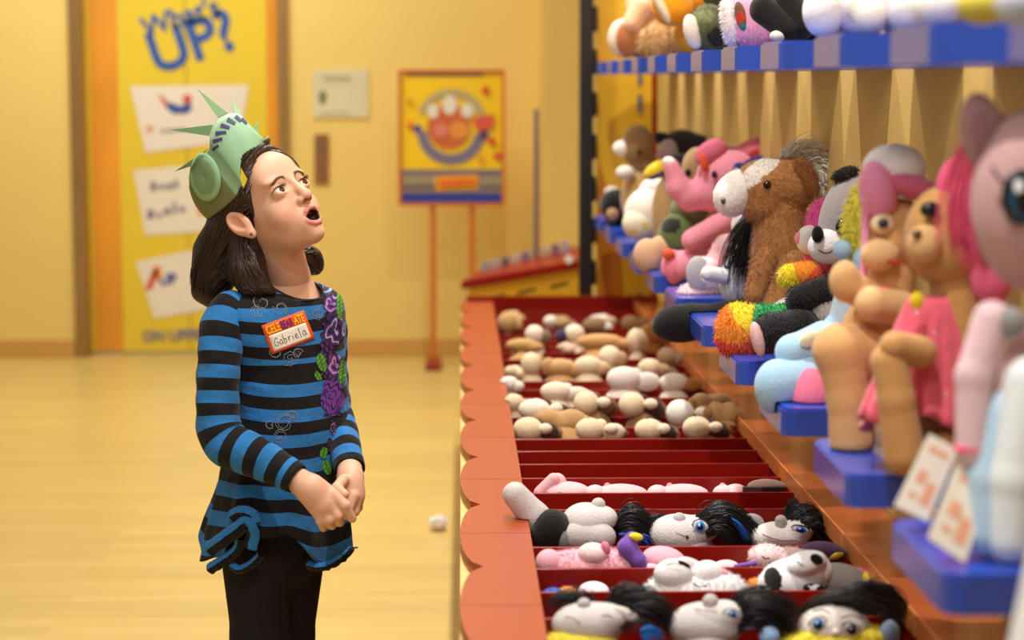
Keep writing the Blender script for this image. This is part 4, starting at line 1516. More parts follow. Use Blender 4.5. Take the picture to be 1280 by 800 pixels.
class Toy:
    """a soft toy measured off the photo at its own distance Y; sizes in photo pixels at that distance"""
    def __init__(s, name, label, Y, x, z, cat='plush toy', group=None):
        s.Y = Y
        s.u = float(np.linalg.norm(P(x + 1, 400, Y) - P(x, 400, Y)))
        p = P(x, 400, Y)
        s.root = empty(name, (p[0], Y, z), label, cat, group)
        s.cut = []
        if abs(z - ZT) < 1e-6 or abs(z - ZU1) < 1e-6:
            low = abs(z - ZT) < 1e-6
            for y0 in (NK if low else UK):
                y1 = y0 + (.29 if low else .25)
                if y1 < Y - .35 or y0 > Y + .35: continue
                s.cut.append(shelf_cut(y0 - .002, y1 + .002, z))

    def pt(s, x, y, d=0.0): return P(x, y, s.Y + d * s.u)

    def e(s, x, y, d, rx, ry, rd=None, rot=0, col=None, k=None, op='u'):
        rd = min(rx, ry) if rd is None else rd
        return E_(s.pt(x, y, d), np.array([rx, rd, ry]) * s.u, rot_y(math.radians(rot)) if rot else None, col, None if k is None else k * s.u, op)

    def c(s, x0, y0, d0, r0, x1, y1, d1, r1, col=None, k=None, op='u'):
        return C_(s.pt(x0, y0, d0), s.pt(x1, y1, d1), r0 * s.u, r1 * s.u, col, None if k is None else k * s.u, op)

    def part(s, name, prims, col, cell=1.6, k=4, fur=None, m=None, post=None, parent=None):
        pr = [(s.e(*p[1:]) if p[0] == 'e' else s.c(*p[1:])) if isinstance(p, tuple) else p for p in prims]
        if getattr(s, 'cut', None):
            pr = pr + s.cut
        if fur: fur = (fur[0], fur[1] * s.u, fur[2] * s.u) + tuple(fur[3:])
        return solid(name, pr, parent or s.root, cell * s.u, k * s.u, col, m, fur, post)

    def eye(s, x, y, d, rx, ry=None, col=EYE_BLACK, rot=0, name='eye'):
        return s.part(name, [s.e(x, y, d, rx, ry or rx, (rx + (ry or rx)) * .4, rot)], col, max(.5, rx / 6), .1, m=GLOSSY)

    def doll_eye(s, x, y, d, rx, ry, rot=0, iris=(58, 130, 214), ix=0, iy=0):
        P_ = [s.e(x, y, d, rx, ry, ry * .6, rot),
              s.e(x + ix, y + iy, d, rx * .62, ry * .88, ry * 3, rot, iris, None, 'p'),
              s.e(x + ix * 1.1, y + iy, d, rx * .36, ry * .52, ry * 3, rot, (20, 26, 60), None, 'p'),
              s.e(x + ix - rx * .15, y + iy - ry * .35, d, rx * .16, ry * .2, ry * 3, rot, (240, 244, 250), None, 'p')]
        o = s.part('eye', P_, (236, 238, 240), .45, .1, m=GLOSSY)
        ring = [s.pt(x + (rx + .6) * math.cos(a) * math.cos(math.radians(rot)) - (ry + .6) * math.sin(a) * math.sin(math.radians(-rot)),
                     y - (ry + .6) * math.sin(a) * math.cos(math.radians(rot)) - (rx + .6) * math.cos(a) * math.sin(math.radians(rot)), d - ry * .25) for a in np.linspace(.1, 3.2, 12)]
        tubes('eye_line', [np.array(ring)], mat('stitch_black', (26, 20, 22), 0.6), o, .8 * s.u, None, 5)
        return o

    def line(s, name, pts, r=.6, col='stitch_black', rgb=(26, 20, 22), parent=None):
        return tubes(name, [catmull([s.pt(*p) for p in pts], 14)], mat(col, rgb, 0.6), parent or s.root, r * s.u, None, 5)

    def hair(s, name, guides, n, spread, r, rgb, seed=1, colname=None, wild=.3):
        rng = np.random.default_rng(seed)
        G = [np.array([s.pt(*p) for p in g]) for g in guides]
        out = []
        for i in range(n):
            a = rng.integers(0, len(G) - 1) if len(G) > 1 else 0
            t = rng.uniform(0, 1)
            g = G[a] * (1 - t) + G[a + 1] * t if len(G) > 1 else G[0].copy()
            w = np.linspace(.5, 1 + wild * 2, len(g))[:, None]
            g = g + rng.normal(0, spread * s.u, 3) * w + rng.normal(0, spread * s.u * wild * .5, g.shape) * w
            g = catmull(g, 9)
            if getattr(s, 'inbin', False):
                top = CAM_Z - 0.78 - 0.0139 * g[:, 1] + .003
                near = np.min(np.abs(g[:, 1][:, None] - np.array(DIV)[None]), 1) < .02
                g[:, 2] = np.where(near, np.maximum(g[:, 2], top), g[:, 2])
                g[:, 0] = np.clip(g[:, 0], XI0 + .004, XI1 - .008)
            out.append(g)
        rad = [np.linspace(r * s.u * rng.uniform(.7, 1.2), r * s.u * .2, 9) for _ in out]
        cm = mat(colname or 'toy_hair_%d_%d_%d' % rgb, rgb, 0.42, 0.5, 0.2, 60)
        return tubes(name, out, cm, s.root, rad, None, 4)


LB = 'on the lower blue shelf'
# ---- brown horse
t = Toy('plush_horse', 'brown plush horse with white blaze and pale fluffy mane sitting ' + LB, 4.55, 980, ZT)
BRN = (178, 124, 72)
t.part('body', [('e', 978, 340, 0, 40, 50, 34), ('e', 985, 370, 2, 46, 34, 36), ('c', 974, 250, 0, 30, 975, 310, 0, 34)], BRN, 1.6, 8, (7000, 6, .55))
t.part('head', [('e', 960, 232, 0, 42, 33, 34, -8), ('e', 958, 254, 0, 34, 26, 30), ('e', 985, 232, 0, 34, 34, 32),
                ('e', 950, 211, -12, 26, 10, 30, 30, (240, 232, 222), None, 'p'), ('e', 930, 226, -12, 22, 10, 40, 20, (240, 232, 222), None, 'p')], BRN, 1.4, 8, (5200, 5, .5, (.5, 0, .1)))
t.part('muzzle', [('e', 916, 245, 0, 24, 26, 25, -14), ('e', 925, 236, 0, 24, 24, 24)], (242, 236, 230), 1.4, 6, (1500, 2.5, .45))
t.eye(959, 231, -33, 5.2, 5.2, (34, 16, 8))
t.eye(904, 251, -21, 3.2, 4.2, (92, 88, 92), name='nostril')
t.part('ear', [('e', 1008, 222, -24, 13, 26, 7, 22)], (142, 88, 44), 1.4, 3, (900, 5, .5))
t.part('ear', [('e', 990, 205, 22, 12, 22, 7, 12)], (142, 88, 44), 1.6, 3, (700, 5, .5))
t.hair('mane', [[(980, 205, 6), (984, 192, 4), (994, 184, 0), (1006, 186, -4)], [(995, 205, 4), (1004, 192, 2), (1018, 188, 0), (1026, 194, -2)], [(1010, 215, 2), (1020, 206, 0), (1030, 208, -2), (1034, 222, -4)], [(1016, 230, 4), (1026, 236, 2), (1030, 252, 0), (1028, 268, 0)]], 460, 5, .9, (250, 240, 222), 5)
t.part('leg', [('c', 960, 322, -20, 16, 943, 366, -28, 13)], BRN, 1.5, 4, (2200, 5, .5))
t.part('leg', [('c', 990, 330, -26, 19, 966, 384, -34, 15)], BRN, 1.5, 4, (2600, 5, .5))
t.part('hoof', [('e', 985, 386, -44, 24, 15, 18, 15), ('e', 1000, 380, -30, 20, 18)], (238, 232, 224), 1.5, 4, (1400, 4, .5))
t.part('tail', [('c', 1020, 380, 20, 12, 1040, 394, 20, 8)], (214, 196, 164), 2, 4)

# ---- black maned doll with black boots, behind the horse
t = Toy('plush_doll', 'white plush doll with black mane and long black boot left of the brown horse', 4.76, 925, ZT)
t.part('body', [('e', 922, 352, 0, 24, 30), ('e', 930, 330, 4, 20, 26)], (236, 232, 230), 1.8, 6)
t.part('head', [('e', 940, 282, 10, 26, 26)], (226, 222, 222), 2.0, 4)
t.part('arm', [('c', 905, 345, -14, 10, 885, 342, -22, 9)], (238, 234, 232), 1.8, 4)
t.hair('mane', [[(940, 262, -16), (932, 290, -22), (926, 318, -24), (918, 350, -24)], [(946, 270, -20), (942, 300, -24), (938, 325, -24), (936, 352, -22)], [(935, 270, -10), (920, 290, -14), (908, 315, -14), (906, 352, -14)], [(938, 268, -10), (934, 300, -14), (930, 330, -16), (925, 372, -20)]], 260, 4, .7, (22, 20, 24), 4)
t.hair('mane_streak', [[(946, 272, -30), (942, 288, -32), (938, 304, -32)], [(952, 274, -30), (948, 290, -32), (944, 306, -32)]], 26, 1.5, .7, (40, 130, 214), 6)
t.part('boot', [('c', 930, 388, -16, 15, 905, 393, -22, 15), ('e', 853, 404, -30, 38, 24, 26, 4), ('c', 905, 393, -24, 14, 870, 400, -28, 20)], (26, 24, 26), 1.5, 8)
t.part('boot', [('c', 930, 366, 18, 13, 908, 352, 12, 12)], (26, 24, 26), 2, 6)

# ---- pink fuzzy one with a silver sole
t = Toy('plush_bear', 'pink and white fuzzy plush with a silver foot sole, left of the black boot', 5.13, 885, ZT)
t.part('body', [('e', 900, 345, 8, 30, 30), ('e', 912, 318, 10, 24, 26)], (240, 190, 196), 2, 6, (1500, 5, .6))
t.part('leg', [('c', 900, 350, 0, 20, 880, 342, -14, 21)], (238, 214, 214), 2, 5, (1200, 4, .6))
t.part('foot_sole', [('e', 873, 342, -26, 15, 22, 8, 4)], (188, 184, 188), 1.5, 3)
t.part('leg', [('c', 885, 360, -8, 16, 862, 372, -16, 17)], (246, 206, 210), 2, 5, (1200, 5, .6))
t.part('ear', [('e', 915, 330, -22, 18, 14, 8, -20)], (240, 160, 176), 2, 3)

# ---- pink elephant
t = Toy('plush_elephant', 'pink plush elephant with raised trunk and blue dotted bow ' + LB, 5.62, 905, ZT)
PNKE = (238, 150, 168)
t.part('body', [('e', 905, 305, 0, 34, 42, 30), ('e', 900, 330, 0, 36, 26, 30)], PNKE, 2, 6)
t.part('head', [('e', 910, 218, 0, 40, 34, 34, 20), ('e', 900, 240, 0, 32, 26, 30), ('c', 885, 240, 0, 23, 862, 246, -4, 17), ('c', 862, 246, -4, 17, 848, 234, -6, 14), ('c', 848, 234, -6, 14, 839, 208, -8, 10)], PNKE, 1.6, 6)
t.part('trunk_tip', [('e', 837, 203, -8, 9, 7, 9, -20)], (244, 226, 222), 1.2, 3)
t.part('ear', [('e', 888, 190, -18, 14, 22, 8, -55)], (226, 118, 146), 1.6, 3)
t.part('ear', [('e', 945, 190, -10, 28, 17, 9, 12), ('e', 950, 196, -22, 20, 11, 8, 12, (206, 70, 72), None, 'p')], (236, 130, 156), 1.6, 3)
t.part('ear_lining', [('e', 880, 203, -26, 5, 12, 4, 10)], (232, 92, 56), 1.2, 2)
t.eye(893, 218, -33, 3.6, 4.6, (40, 20, 50))
t.part('bow', [('e', 944, 203, -42, 17, 7, 6, 18), ('e', 924, 211, -44, 8, 8, 6), ('e', 920, 213, -46, 3, 3, 20, 0, (240, 240, 245), None, 'p'), ('e', 934, 209, -46, 2.4, 2.4, 20, 0, (240, 240, 245), None, 'p'), ('e', 948, 204, -46, 2.4, 2.4, 20, 0, (240, 240, 245), None, 'p')], (44, 52, 128), 1.0, 2)
t.part('arm', [('c', 905, 278, -24, 14, 866, 300, -34, 14)], PNKE, 1.8, 4)
t.part('leg', [('c', 880, 330, -12, 20, 848, 334, -24, 20), ('e', 840, 336, -26, 13, 24, 18, 4, (236, 128, 152))], PNKE, 1.8, 4)
t.part('foot_patch', [('e', 836, 318, -40, 8, 7, 5)], (232, 96, 60), 1.2, 2)

# ---- farther toys on the lower shelf
t = Toy('plush_bear', 'camouflage green plush with beige paws resting at the far part of the lower shelf', 5.78, 835, ZT)
t.part('body', [('e', 852, 296, 4, 30, 32), ('e', 838, 282, -16, 14, 10, 20, 0, (36, 40, 26), None, 'p'), ('e', 868, 300, -16, 14, 10, 30, 0, (150, 150, 96), None, 'p')], (96, 110, 62), 2.2, 5)
t.part('head', [('e', 862, 262, 8, 24, 22)], (120, 128, 84), 2.4, 4)
t.part('paw', [('e', 810, 320, -10, 18, 22, 15, 10)], (222, 180, 138), 1.8, 4)
t.part('paw', [('e', 828, 310, -4, 18, 16, 14)], (214, 172, 128), 1.8, 4)
t = Toy('plush_bird', 'dark plush bird with yellow, blue and white bill behind the pink elephant trunk', 6.16, 842, ZT)
t.part('body', [('e', 834, 268, 0, 20, 46, 20)], (190, 154, 104), 2.2, 5)
t.part('head', [('e', 850, 212, 6, 24, 20)], (34, 30, 34), 2, 4)
t.part('bill', [('e', 822, 212, -6, 19, 10, 9, 28), ('e', 835, 200, -6, 7, 5, 20, 30, (238, 236, 230), None, 'p'), ('e', 818, 224, -6, 18, 6, 30, 28, (70, 72, 150), None, 'p')], (238, 206, 60), 1.4, 3)
t.part('wing', [('e', 848, 262, -16, 8, 30, 12)], (44, 46, 88), 2, 4)
t = Toy('plush_dog', 'tan plush dog with small black eye, tucked behind the pink elephant', 5.84, 872, ZT)
t.part('body', [('e', 880, 290, 10, 24, 34)], (206, 168, 118), 2.4, 5)
t.part('head', [('e', 872, 212, 4, 20, 28)], (214, 178, 128), 2, 4)
t.eye(860, 216, -14, 4, 5)
t = Toy('plush_puppy', 'black plush puppy with grey muzzle on the far lower shelf, head above the bird', 6.82, 860, ZT)
t.part('body', [('e', 862, 252, 0, 28, 52)], (44, 38, 38), 2.4, 5)
t.part('head', [('e', 852, 186, 0, 28, 24), ('e', 872, 192, 0, 22, 24)], (34, 28, 28), 2, 5)
t.part('muzzle', [('e', 836, 190, -14, 14, 16)], (150, 128, 122), 2, 4)
t.part('ear', [('e', 832, 176, -4, 16, 9, 8, -30)], (26, 22, 24), 2, 3)
t = Toy('plush_lamb', 'cream white plush in a pale yellow dress on the far lower shelf', 6.36, 812, ZT)
t.part('body', [('e', 812, 268, 0, 32, 34)], (238, 228, 214), 2.4, 6)
t.part('head', [('e', 818, 240, 4, 20, 18)], (240, 220, 212), 2.2, 4)
t.part('dress', [('e', 800, 280, -14, 22, 20), ('e', 806, 282, -30, 6, 5, 20, 0, (236, 206, 100), None, 'p'), ('e', 792, 290, -30, 5, 4, 20, 0, (236, 206, 100), None, 'p')], (236, 226, 196), 2, 5)
t = Toy('plush_puppy', 'brown plush puppy with white muzzle sitting highest at the far end of the lower shelf', 7.36, 800, ZT)
t.part('body', [('e', 800, 248, 0, 24, 38)], (198, 160, 104), 2.4, 6)
t.part('head', [('e', 797, 182, 0, 20, 26), ('e', 806, 206, 0, 18, 16)], (152, 118, 80), 2, 5)
t.part('muzzle', [('e', 777, 186, -4, 11, 10)], (238, 230, 220), 1.8, 4)
t.part('paw', [('e', 782, 216, -18, 12, 9)], (236, 228, 214), 1.8, 4)
t.eye(799, 190, -20, 3, 3.4)
t = Toy('plush_monkey', 'black plush monkey with tan face at the far left end of the lower shelf', 7.5, 771, ZT)
t.part('body', [('e', 776, 262, 2, 22, 26)], (28, 26, 30), 2.2, 5)
t.part('head', [('e', 770, 256, -4, 20, 20)], (24, 22, 26), 2, 4)
t.part('face', [('e', 766, 268, -20, 8, 9)], (176, 140, 104), 1.6, 3)
t.part('ear', [('e', 765, 240, 0, 10, 7)], (206, 196, 184), 1.6, 3)

# ---- nearer toys on the lower shelf
RB = [(236, 84, 54), (244, 150, 40), (246, 218, 50), (40, 160, 84), (46, 80, 196), (230, 90, 160)]


def rainbow(cx, cy, toy, turn, n=6, ph=0.0):
    c0 = toy.pt(cx, cy, 0)

    def f(V, C):
        dx = (V[:, 0] - c0[0]) / toy.u; dz = (V[:, 2] - c0[2]) / toy.u
        a = np.arctan2(dz, dx) + .02 * np.hypot(dx, dz) + turn
        q = np.floor((a / (2 * math.pi) * n + ph) % n).astype(int)
        return s2l(np.array(RB))[q]
    return f


t = Toy('plush_dog', 'rainbow furred plush dog with white muzzle and pink nose beside the grey one', 4.05, 1010, ZT)
t.part('body', [('e', 1020, 385, 6, 36, 56, 30)], (240, 120, 90), 1.8, 6, (2600, 6, .6), None, rainbow(1020, 385, t, 1.0))
t.part('head', [('e', 1032, 276, 6, 24, 30, 24, -10)], (60, 120, 210), 1.6, 5, (1800, 5, .55), None, rainbow(1050, 290, t, 2.2, 6, .2))
t.part('neck', [('c', 1032, 292, 6, 20, 1024, 350, 6, 24)], (240, 90, 120), 1.8, 4, (1200, 5, .6))
t.part('muzzle', [('e', 1014, 300, -4, 19, 19, 18)], (244, 238, 236), 1.4, 4)
t.part('nose', [('e', 1000, 298, -6, 7, 9, 8)], (240, 150, 176), 1.0, 2)
t.part('arm', [('c', 1010, 345, -16, 20, 988, 345, -24, 15)], (240, 90, 120), 1.6, 4, (1600, 5, .55), None, rainbow(1002, 356, t, -.6))
t.part('leg', [('c', 985, 404, -14, 24, 940, 412, -30, 30), ('e', 924, 415, -34, 28, 36, 28, 6)], (240, 120, 90), 1.5, 6, (6500, 7, .6), None, rainbow(936, 408, t, .4, -6, -.6))
t.part('leg', [('c', 1000, 400, -24, 22, 985, 412, -34, 18)], (240, 120, 90), 1.6, 5, (2200, 6, .6), None, rainbow(990, 405, t, 2.0))

t = Toy('plush_husky', 'grey plush with white muzzle, black nose and small smile right of the rainbow dog', 3.92, 1062, ZT)
GRY = (164, 156, 156)
t.part('body', [('e', 1068, 392, 8, 36, 56, 30), ('c', 1064, 310, 8, 24, 1068, 370, 8, 28)], GRY, 2, 6)
t.part('head', [('e', 1058, 272, 4, 33, 56, 32, -14)], GRY, 1.6, 5)
t.part('muzzle', [('e', 1036, 308, -14, 26, 22, 20)], (240, 236, 236), 1.5, 5)
t.part('nose', [('e', 1022, 293, -30, 7.5, 10.5, 7)], EYE_BLACK, .9, 2)
t.part('fringe', [('e', 1056, 217, 0, 17, 7, 12, 22)], EYE_BLACK, 1.6, 3, (700, 5, .55))
t.line('mouth', [(1023, 312, -33), (1030, 316, -35), (1038, 315, -35), (1044, 308, -34)], .8)
t.eye(1050, 282, -28, 5, 9, EYE_BLACK, -20); t.eye(1060, 276, -28, 6, 5, EYE_BLACK, 30)
t.part('arm', [('c', 1045, 360, -18, 20, 1000, 374, -30, 17)], (24, 22, 24), 1.6, 5, (2000, 5, .55))
t.part('chest', [('e', 1028, 390, -26, 20, 28, 14)], (240, 238, 236), 1.6, 4, (1500, 5, .55))
t.part('leg', [('c', 1050, 395, -26, 18, 1040, 408, -34, 16)], (26, 24, 26), 1.8, 4, (900, 5, .55))
t.part('foot', [('c', 1000, 410, -40, 24, 965, 414, -52, 23)], (26, 24, 26), 1.6, 4, (2400, 5, .55))
t.part('foot_pad', [('e', 947, 424, -66, 8, 22, 10, 14)], (236, 190, 188), 1.4, 3)

t = Toy('plush_pony', 'pale blue and pink plush pony with fluffy yellow mane behind the capped bear', 3.44, 1060, ZT)
PB = (168, 206, 232)
t.part('body', [('e', 1062, 440, 6, 44, 58, 40)], PB, 2.4, 6)
t.part('head', [('e', 1118, 218, 10, 38, 38, 34), ('e', 1100, 260, 4, 34, 40, 30)], (190, 184, 182), 2.4, 8)
t.part('neck', [('c', 1090, 290, 4, 26, 1070, 400, 6, 34)], (200, 216, 230), 2.6, 6)
t.part('mane', [('e', 1078, 276, -16, 20, 48, 18, -6)], (240, 230, 90), 2.2, 5, (2600, 12, .9))
t.part('horn', [('e', 1053, 312, -26, 12, 12)], PB, 1.6, 3)
t.part('horn', [('e', 1078, 326, -30, 12, 18)], PB, 1.8, 3)
t.part('arm', [('e', 990, 440, -20, 20, 22), ('c', 990, 440, -20, 20, 1030, 425, -10, 24)], PB, 2, 5)
t.part('leg', [('c', 1030, 466, -16, 30, 975, 480, -34, 29), ('e', 970, 484, -36, 26, 34, 26)], PB, 2, 6)
t.part('leg', [('c', 1045, 480, -34, 30, 1015, 498, -52, 24), ('e', 1013, 500, -52, 23, 40, 24)], (236, 120, 150), 2, 6)
t.part('badge', [('e', 1012, 424, -40, 14, 9, 4, 30)], (236, 230, 190), 1.8, 2)

t = Toy('plush_bear', 'tan plush bear in pink and white cap raising one paw ' + LB, 2.99, 1090, ZT)
TN = (218, 168, 112)
t.part('body', [('c', 1120, 320, 4, 28, 1104, 390, 4, 34), ('e', 1095, 430, 4, 46, 66, 40), ('e', 1092, 525, 24, 46, 50, 34)], TN, 2.6, 8)
t.part('head', [('e', 1122, 292, 2, 44, 44, 40)], TN, 2.4, 6)
t.part('muzzle', [('e', 1100, 318, -30, 24, 20, 18)], (228, 184, 132), 2.2, 5)
t.part('eye_patch', [('e', 1104, 280, -34, 16, 13, 8)], (238, 210, 172), 2, 3)
t.eye(1104, 279, -43, 6.5, 6, (48, 42, 52))
t.part('mouth', [('e', 1117, 328, -46, 9, 3, 3, -10)], (190, 60, 48), 1.2, 1)
t.part('cap', [('e', 1118, 212, 6, 40, 32, 40), ('e', 1098, 240, -10, 24, 40, 34, 8, (240, 150, 190))], (244, 238, 238), 2.4, 4)
t.part('cap_visor', [('e', 1142, 234, -28, 36, 15, 22, -16)], (212, 106, 140), 2.4, 3)
t.part('cap_strap', [('c', 1083, 250, -22, 6, 1080, 345, -16, 5)], (240, 160, 196), 2.2, 2)
t.part('arm', [('c', 1092, 372, -16, 20, 1060, 358, -30, 20), ('e', 1056, 350, -32, 19, 24, 18)], TN, 2.2, 6)
t.part('arm', [('c', 1125, 385, -32, 22, 1090, 380, -50, 22)], (228, 182, 128), 2.2, 5)
t.part('leg', [('c', 1080, 440, -20, 36, 1050, 438, -38, 33), ('c', 1052, 440, -38, 33, 1060, 500, -46, 25), ('c', 1060, 500, -46, 25, 1064, 552, -50, 27)], TN, 2.6, 8)
t.part('leg', [('c', 1115, 450, -46, 26, 1122, 556, -58, 27)], (206, 158, 104), 2.4, 6)
t.part('collar', [('e', 1098, 362, -34, 16, 4, 8, 10)], (214, 60, 60), 1.6, 2)

t = Toy('plush_dog', 'tan plush dog with pink bow and sparkly pink tutu on the near lower shelf', 2.80, 1190, ZT)
TD = (204, 152, 94)
t.part('body', [('c', 1192, 340, 4, 30, 1196, 400, 6, 34), ('e', 1200, 450, 8, 50, 80, 40), ('e', 1200, 545, 6, 56, 52, 40)], TD, 3, 8)
t.part('head', [('e', 1185, 295, 0, 54, 64, 46)], TD, 2.6, 6)
t.part('muzzle', [('e', 1156, 304, -38, 22, 24, 18)], (226, 180, 124), 2.2, 5)
t.eye(1163, 262, -44, 13, 10, (22, 16, 16))
t.eye(1146, 292, -54, 6, 5, (90, 56, 36), 0, 'nose')
t.part('bow', [('e', 1198, 226, -10, 26, 34, 16, -20), ('e', 1228, 200, -6, 20, 36, 14, 24)], (242, 96, 140), 2.4, 5)
t.part('sleeve', [('e', 1238, 342, -22, 28, 40, 22, 10)], (244, 110, 150), 2.6, 5)
tv = []; tf = []
for i in range(14):
    for j in range(120):
        a = 2 * math.pi * j / 120; v = i / 13
        r = (26 + 50 * v ** .8) * (1 + .07 * v * math.sin(17 * a + 2 * v) + .03 * v * math.sin(31 * a))
        tv.append(t.pt(1165 + r * math.cos(a) - 10 * v, 370 + 160 * v + 10 * math.sin(5 * a) * v, -4 + r * .8 * math.sin(a)))
tf = [[i * 120 + j, i * 120 + (j + 1) % 120, (i + 1) * 120 + (j + 1) % 120, (i + 1) * 120 + j] for i in range(13) for j in range(120)]
tu = mesh_obj('tutu', tv, tf, mat('pink_tulle', (236, 98, 122), 0.7, 0.3, 0.12, 30, 0.6, 50, sheen=.4), t.root)
so = tu.modifiers.new('thick', 'SOLIDIFY'); so.thickness = .003
rng = np.random.default_rng(5)
for i in range(9):
    x, y = rng.uniform(1110, 1200), rng.uniform(385, 520)
    p = BVHTree.FromPolygons([list(q) for q in tv], tf)
    q = surf(x, y, .001, p)[0]
    t.root  # sequins catch the lamps
    solid('sequin', [E_(q, .0032)], tu, .0011, 0, (255, 240, 240), mat('sequin_silver', (250, 236, 236), 0.08, 0.8, metal=.9))
t.part('paw', [('c', 1150, 440, -70, 20, 1118, 432, -88, 18)], TD, 2.4, 5)
t.part('leg', [('c', 1185, 560, -30, 26, 1140, 575, -50, 24)], TD, 2.8, 5)
t.part('leg', [('c', 1112, 452, -80, 23, 1120, 500, -86, 22), ('c', 1120, 500, -86, 22, 1130, 568, -84, 26)], TD, 2.4, 6)
t.part('charm', [('e', 1146, 376, -58, 9, 11, 5)], (240, 206, 40), 1.8, 2)

t = Toy('plush_pony', 'pinkish grey plush pony with one large dark eye at the right edge of the photo', 2.31, 1275, ZT)
PG = (196, 156, 156)
t.part('body', [('e', 1310, 480, 20, 62, 100, 60), ('e', 1310, 620, 20, 66, 78, 60)], PG, 3.6, 10)
t.part('head', [('e', 1292, 250, 0, 78, 112, 66)], PG, 3, 8)
t.part('ear', [('e', 1228, 166, 4, 28, 50, 16, 12), ('e', 1232, 172, -12, 16, 36, 12, 12, (150, 110, 120), None, 'p')], (168, 128, 132), 2.6, 4)
t.part('eye', [('e', 1276, 246, -62, 24, 34, 10), ('e', 1278, 248, -64, 17, 27, 40, 0, (40, 80, 110), None, 'p'), ('e', 1279, 246, -64, 12, 20, 40, 0, (12, 12, 20), None, 'p'), ('e', 1272, 232, -66, 6, 8, 40, 0, (240, 240, 245), None, 'p')], (24, 22, 32), 1.4, .5, m=GLOSSY)
t.line('eyelashes', [(1254, 228, -58), (1246, 220, -56), (1240, 208, -54)], 2.0)
t.hair('mane', [[(1236, 140, 10), (1206, 200, 14), (1196, 250, 16), (1204, 300, 16)], [(1250, 150, 20), (1222, 220, 24), (1214, 280, 26), (1222, 340, 24)]], 90, 7, 4, (242, 92, 130), 3)
t.part('leg', [('c', 1240, 400, -34, 24, 1218, 470, -44, 22), ('c', 1218, 470, -44, 22, 1214, 566, -54, 19)], (226, 192, 198), 3, 8)
t.part('leg', [('c', 1262, 520, -46, 34, 1240, 600, -60, 30), ('c', 1240, 600, -60, 30, 1234, 668, -70, 28)], (176, 204, 224), 3, 8)
t.part('leg', [('c', 1290, 480, -66, 34, 1268, 600, -84, 30), ('c', 1268, 600, -84, 30, 1264, 676, -90, 28)], (226, 232, 234), 3, 8)
t.part('scarf', [('e', 1262, 404, -48, 20, 20, 14)], (150, 146, 150), 2.6, 4)
t.part('bracelet', [('e', 1212, 560, -54, 21, 6, 20)], (236, 70, 120), 2, 2)

t = Toy('plush_pony', 'white plush figure cut by the lower right corner of the photo', 1.78, 1310, ZT)
t.part('body', [('e', 1345, 760, 10, 60, 120, 50)], (228, 228, 228), 4, 8)
t.part('leg', [('c', 1330, 700, -40, 44, 1300, 830, -60, 42)], (232, 230, 226), 4, 8)
t.part('head', [('e', 1370, 560, 0, 60, 80, 50)], (228, 228, 228), 5, 8)


def card(name, quad, Y, dY, label, tone=(236, 226, 206)):
    """paper tag; quad from the photo, upper edge dY farther than the lower"""
    ys = [Y + dY, Y + dY, Y, Y]
    p = np.array([P(x, y, yy) for (x, y), yy in zip(quad, ys)])
    n = np.cross(p[1] - p[0], p[3] - p[0]); n /= np.linalg.norm(n)
    if n[1] > 0: n = -n
    q = p - n * .0016
    r = empty(name, p[2:].mean(0), label, 'tag', 'paper tags on the lower shelf')
    mesh_obj('card', np.vstack([p, q]), [[0, 1, 2, 3], [7, 6, 5, 4], [0, 4, 5, 1], [1, 5, 6, 2], [2, 6, 7, 3], [3, 7, 4, 0]], mat('tag_cream_%d' % tone[2], tone, 0.6), r, False)
    def at(u, v): return (p[0] * (1 - u) + p[1] * u) * (1 - v) + (p[3] * (1 - u) + p[2] * u) * v + n * .0006
    for u0, v0, u1, v1 in ((.18, .12, .8, .2), (.2, .45, .5, .62), (.55, .55, .85, .85), (.2, .75, .45, .82)):
        mesh_obj('printed_mark', [at(u0, v0), at(u1, v0), at(u1, v1), at(u0, v1)], [[0, 1, 2, 3]], mat('tag_print_orange', (234, 168, 132), 0.6), r, False)
    return r


card('paper_tag', [(1162, 542), (1198, 562), (1160, 652), (1118, 632)], 2.36, .05, 'cream paper tag hanging beside the pink tutu, left of the two big tags')
card('paper_tag', [(1197, 576), (1242, 600), (1206, 704), (1160, 672)], 2.21, .05, 'cream paper tag with pink loop below the grey pony, right of the two big tags')
card('paper_tag', [(1108, 510), (1116, 512), (1104, 572), (1092, 566)], 2.79, .04, 'slim white paper tag beside the tan bear feet', (240, 236, 230))

# ---- upper shelf: only the lower part of each toy is in the frame
US = 'on the upper shelf'


def upper(name, label, Y, x, seat, col, parts, head=True, cell=2.4, fur=None):
    t = Toy(name, label, Y, x, ZU1)
    u = t.u
    yb = 98 - .061 / u          # the board
    t.part('body', [('e', x + seat * .5, yb - seat * 1.05, 8, seat, seat * 1.1, seat * .8)], col, cell * 1.3, 5, fur)
    if head:
        t.part('head', [('e', x + seat * .4, yb - seat * 2.7, 4, seat * .9, seat * .85, seat * .8)], col, cell * 1.5, 5)
        t.part('ear', [('e', x - seat * .2, yb - seat * 3.5, 4, seat * .3, seat * .3, seat * .2)], col, cell * 1.4, 3)
        t.part('ear', [('e', x + seat * 1.0, yb - seat * 3.5, 4, seat * .3, seat * .3, seat * .2)], col, cell * 1.4, 3)
    for p in parts:
        t.part(p[0], p[1], p[2], p[3] if len(p) > 3 else cell, 4, p[4] if len(p) > 4 else None)
    return t


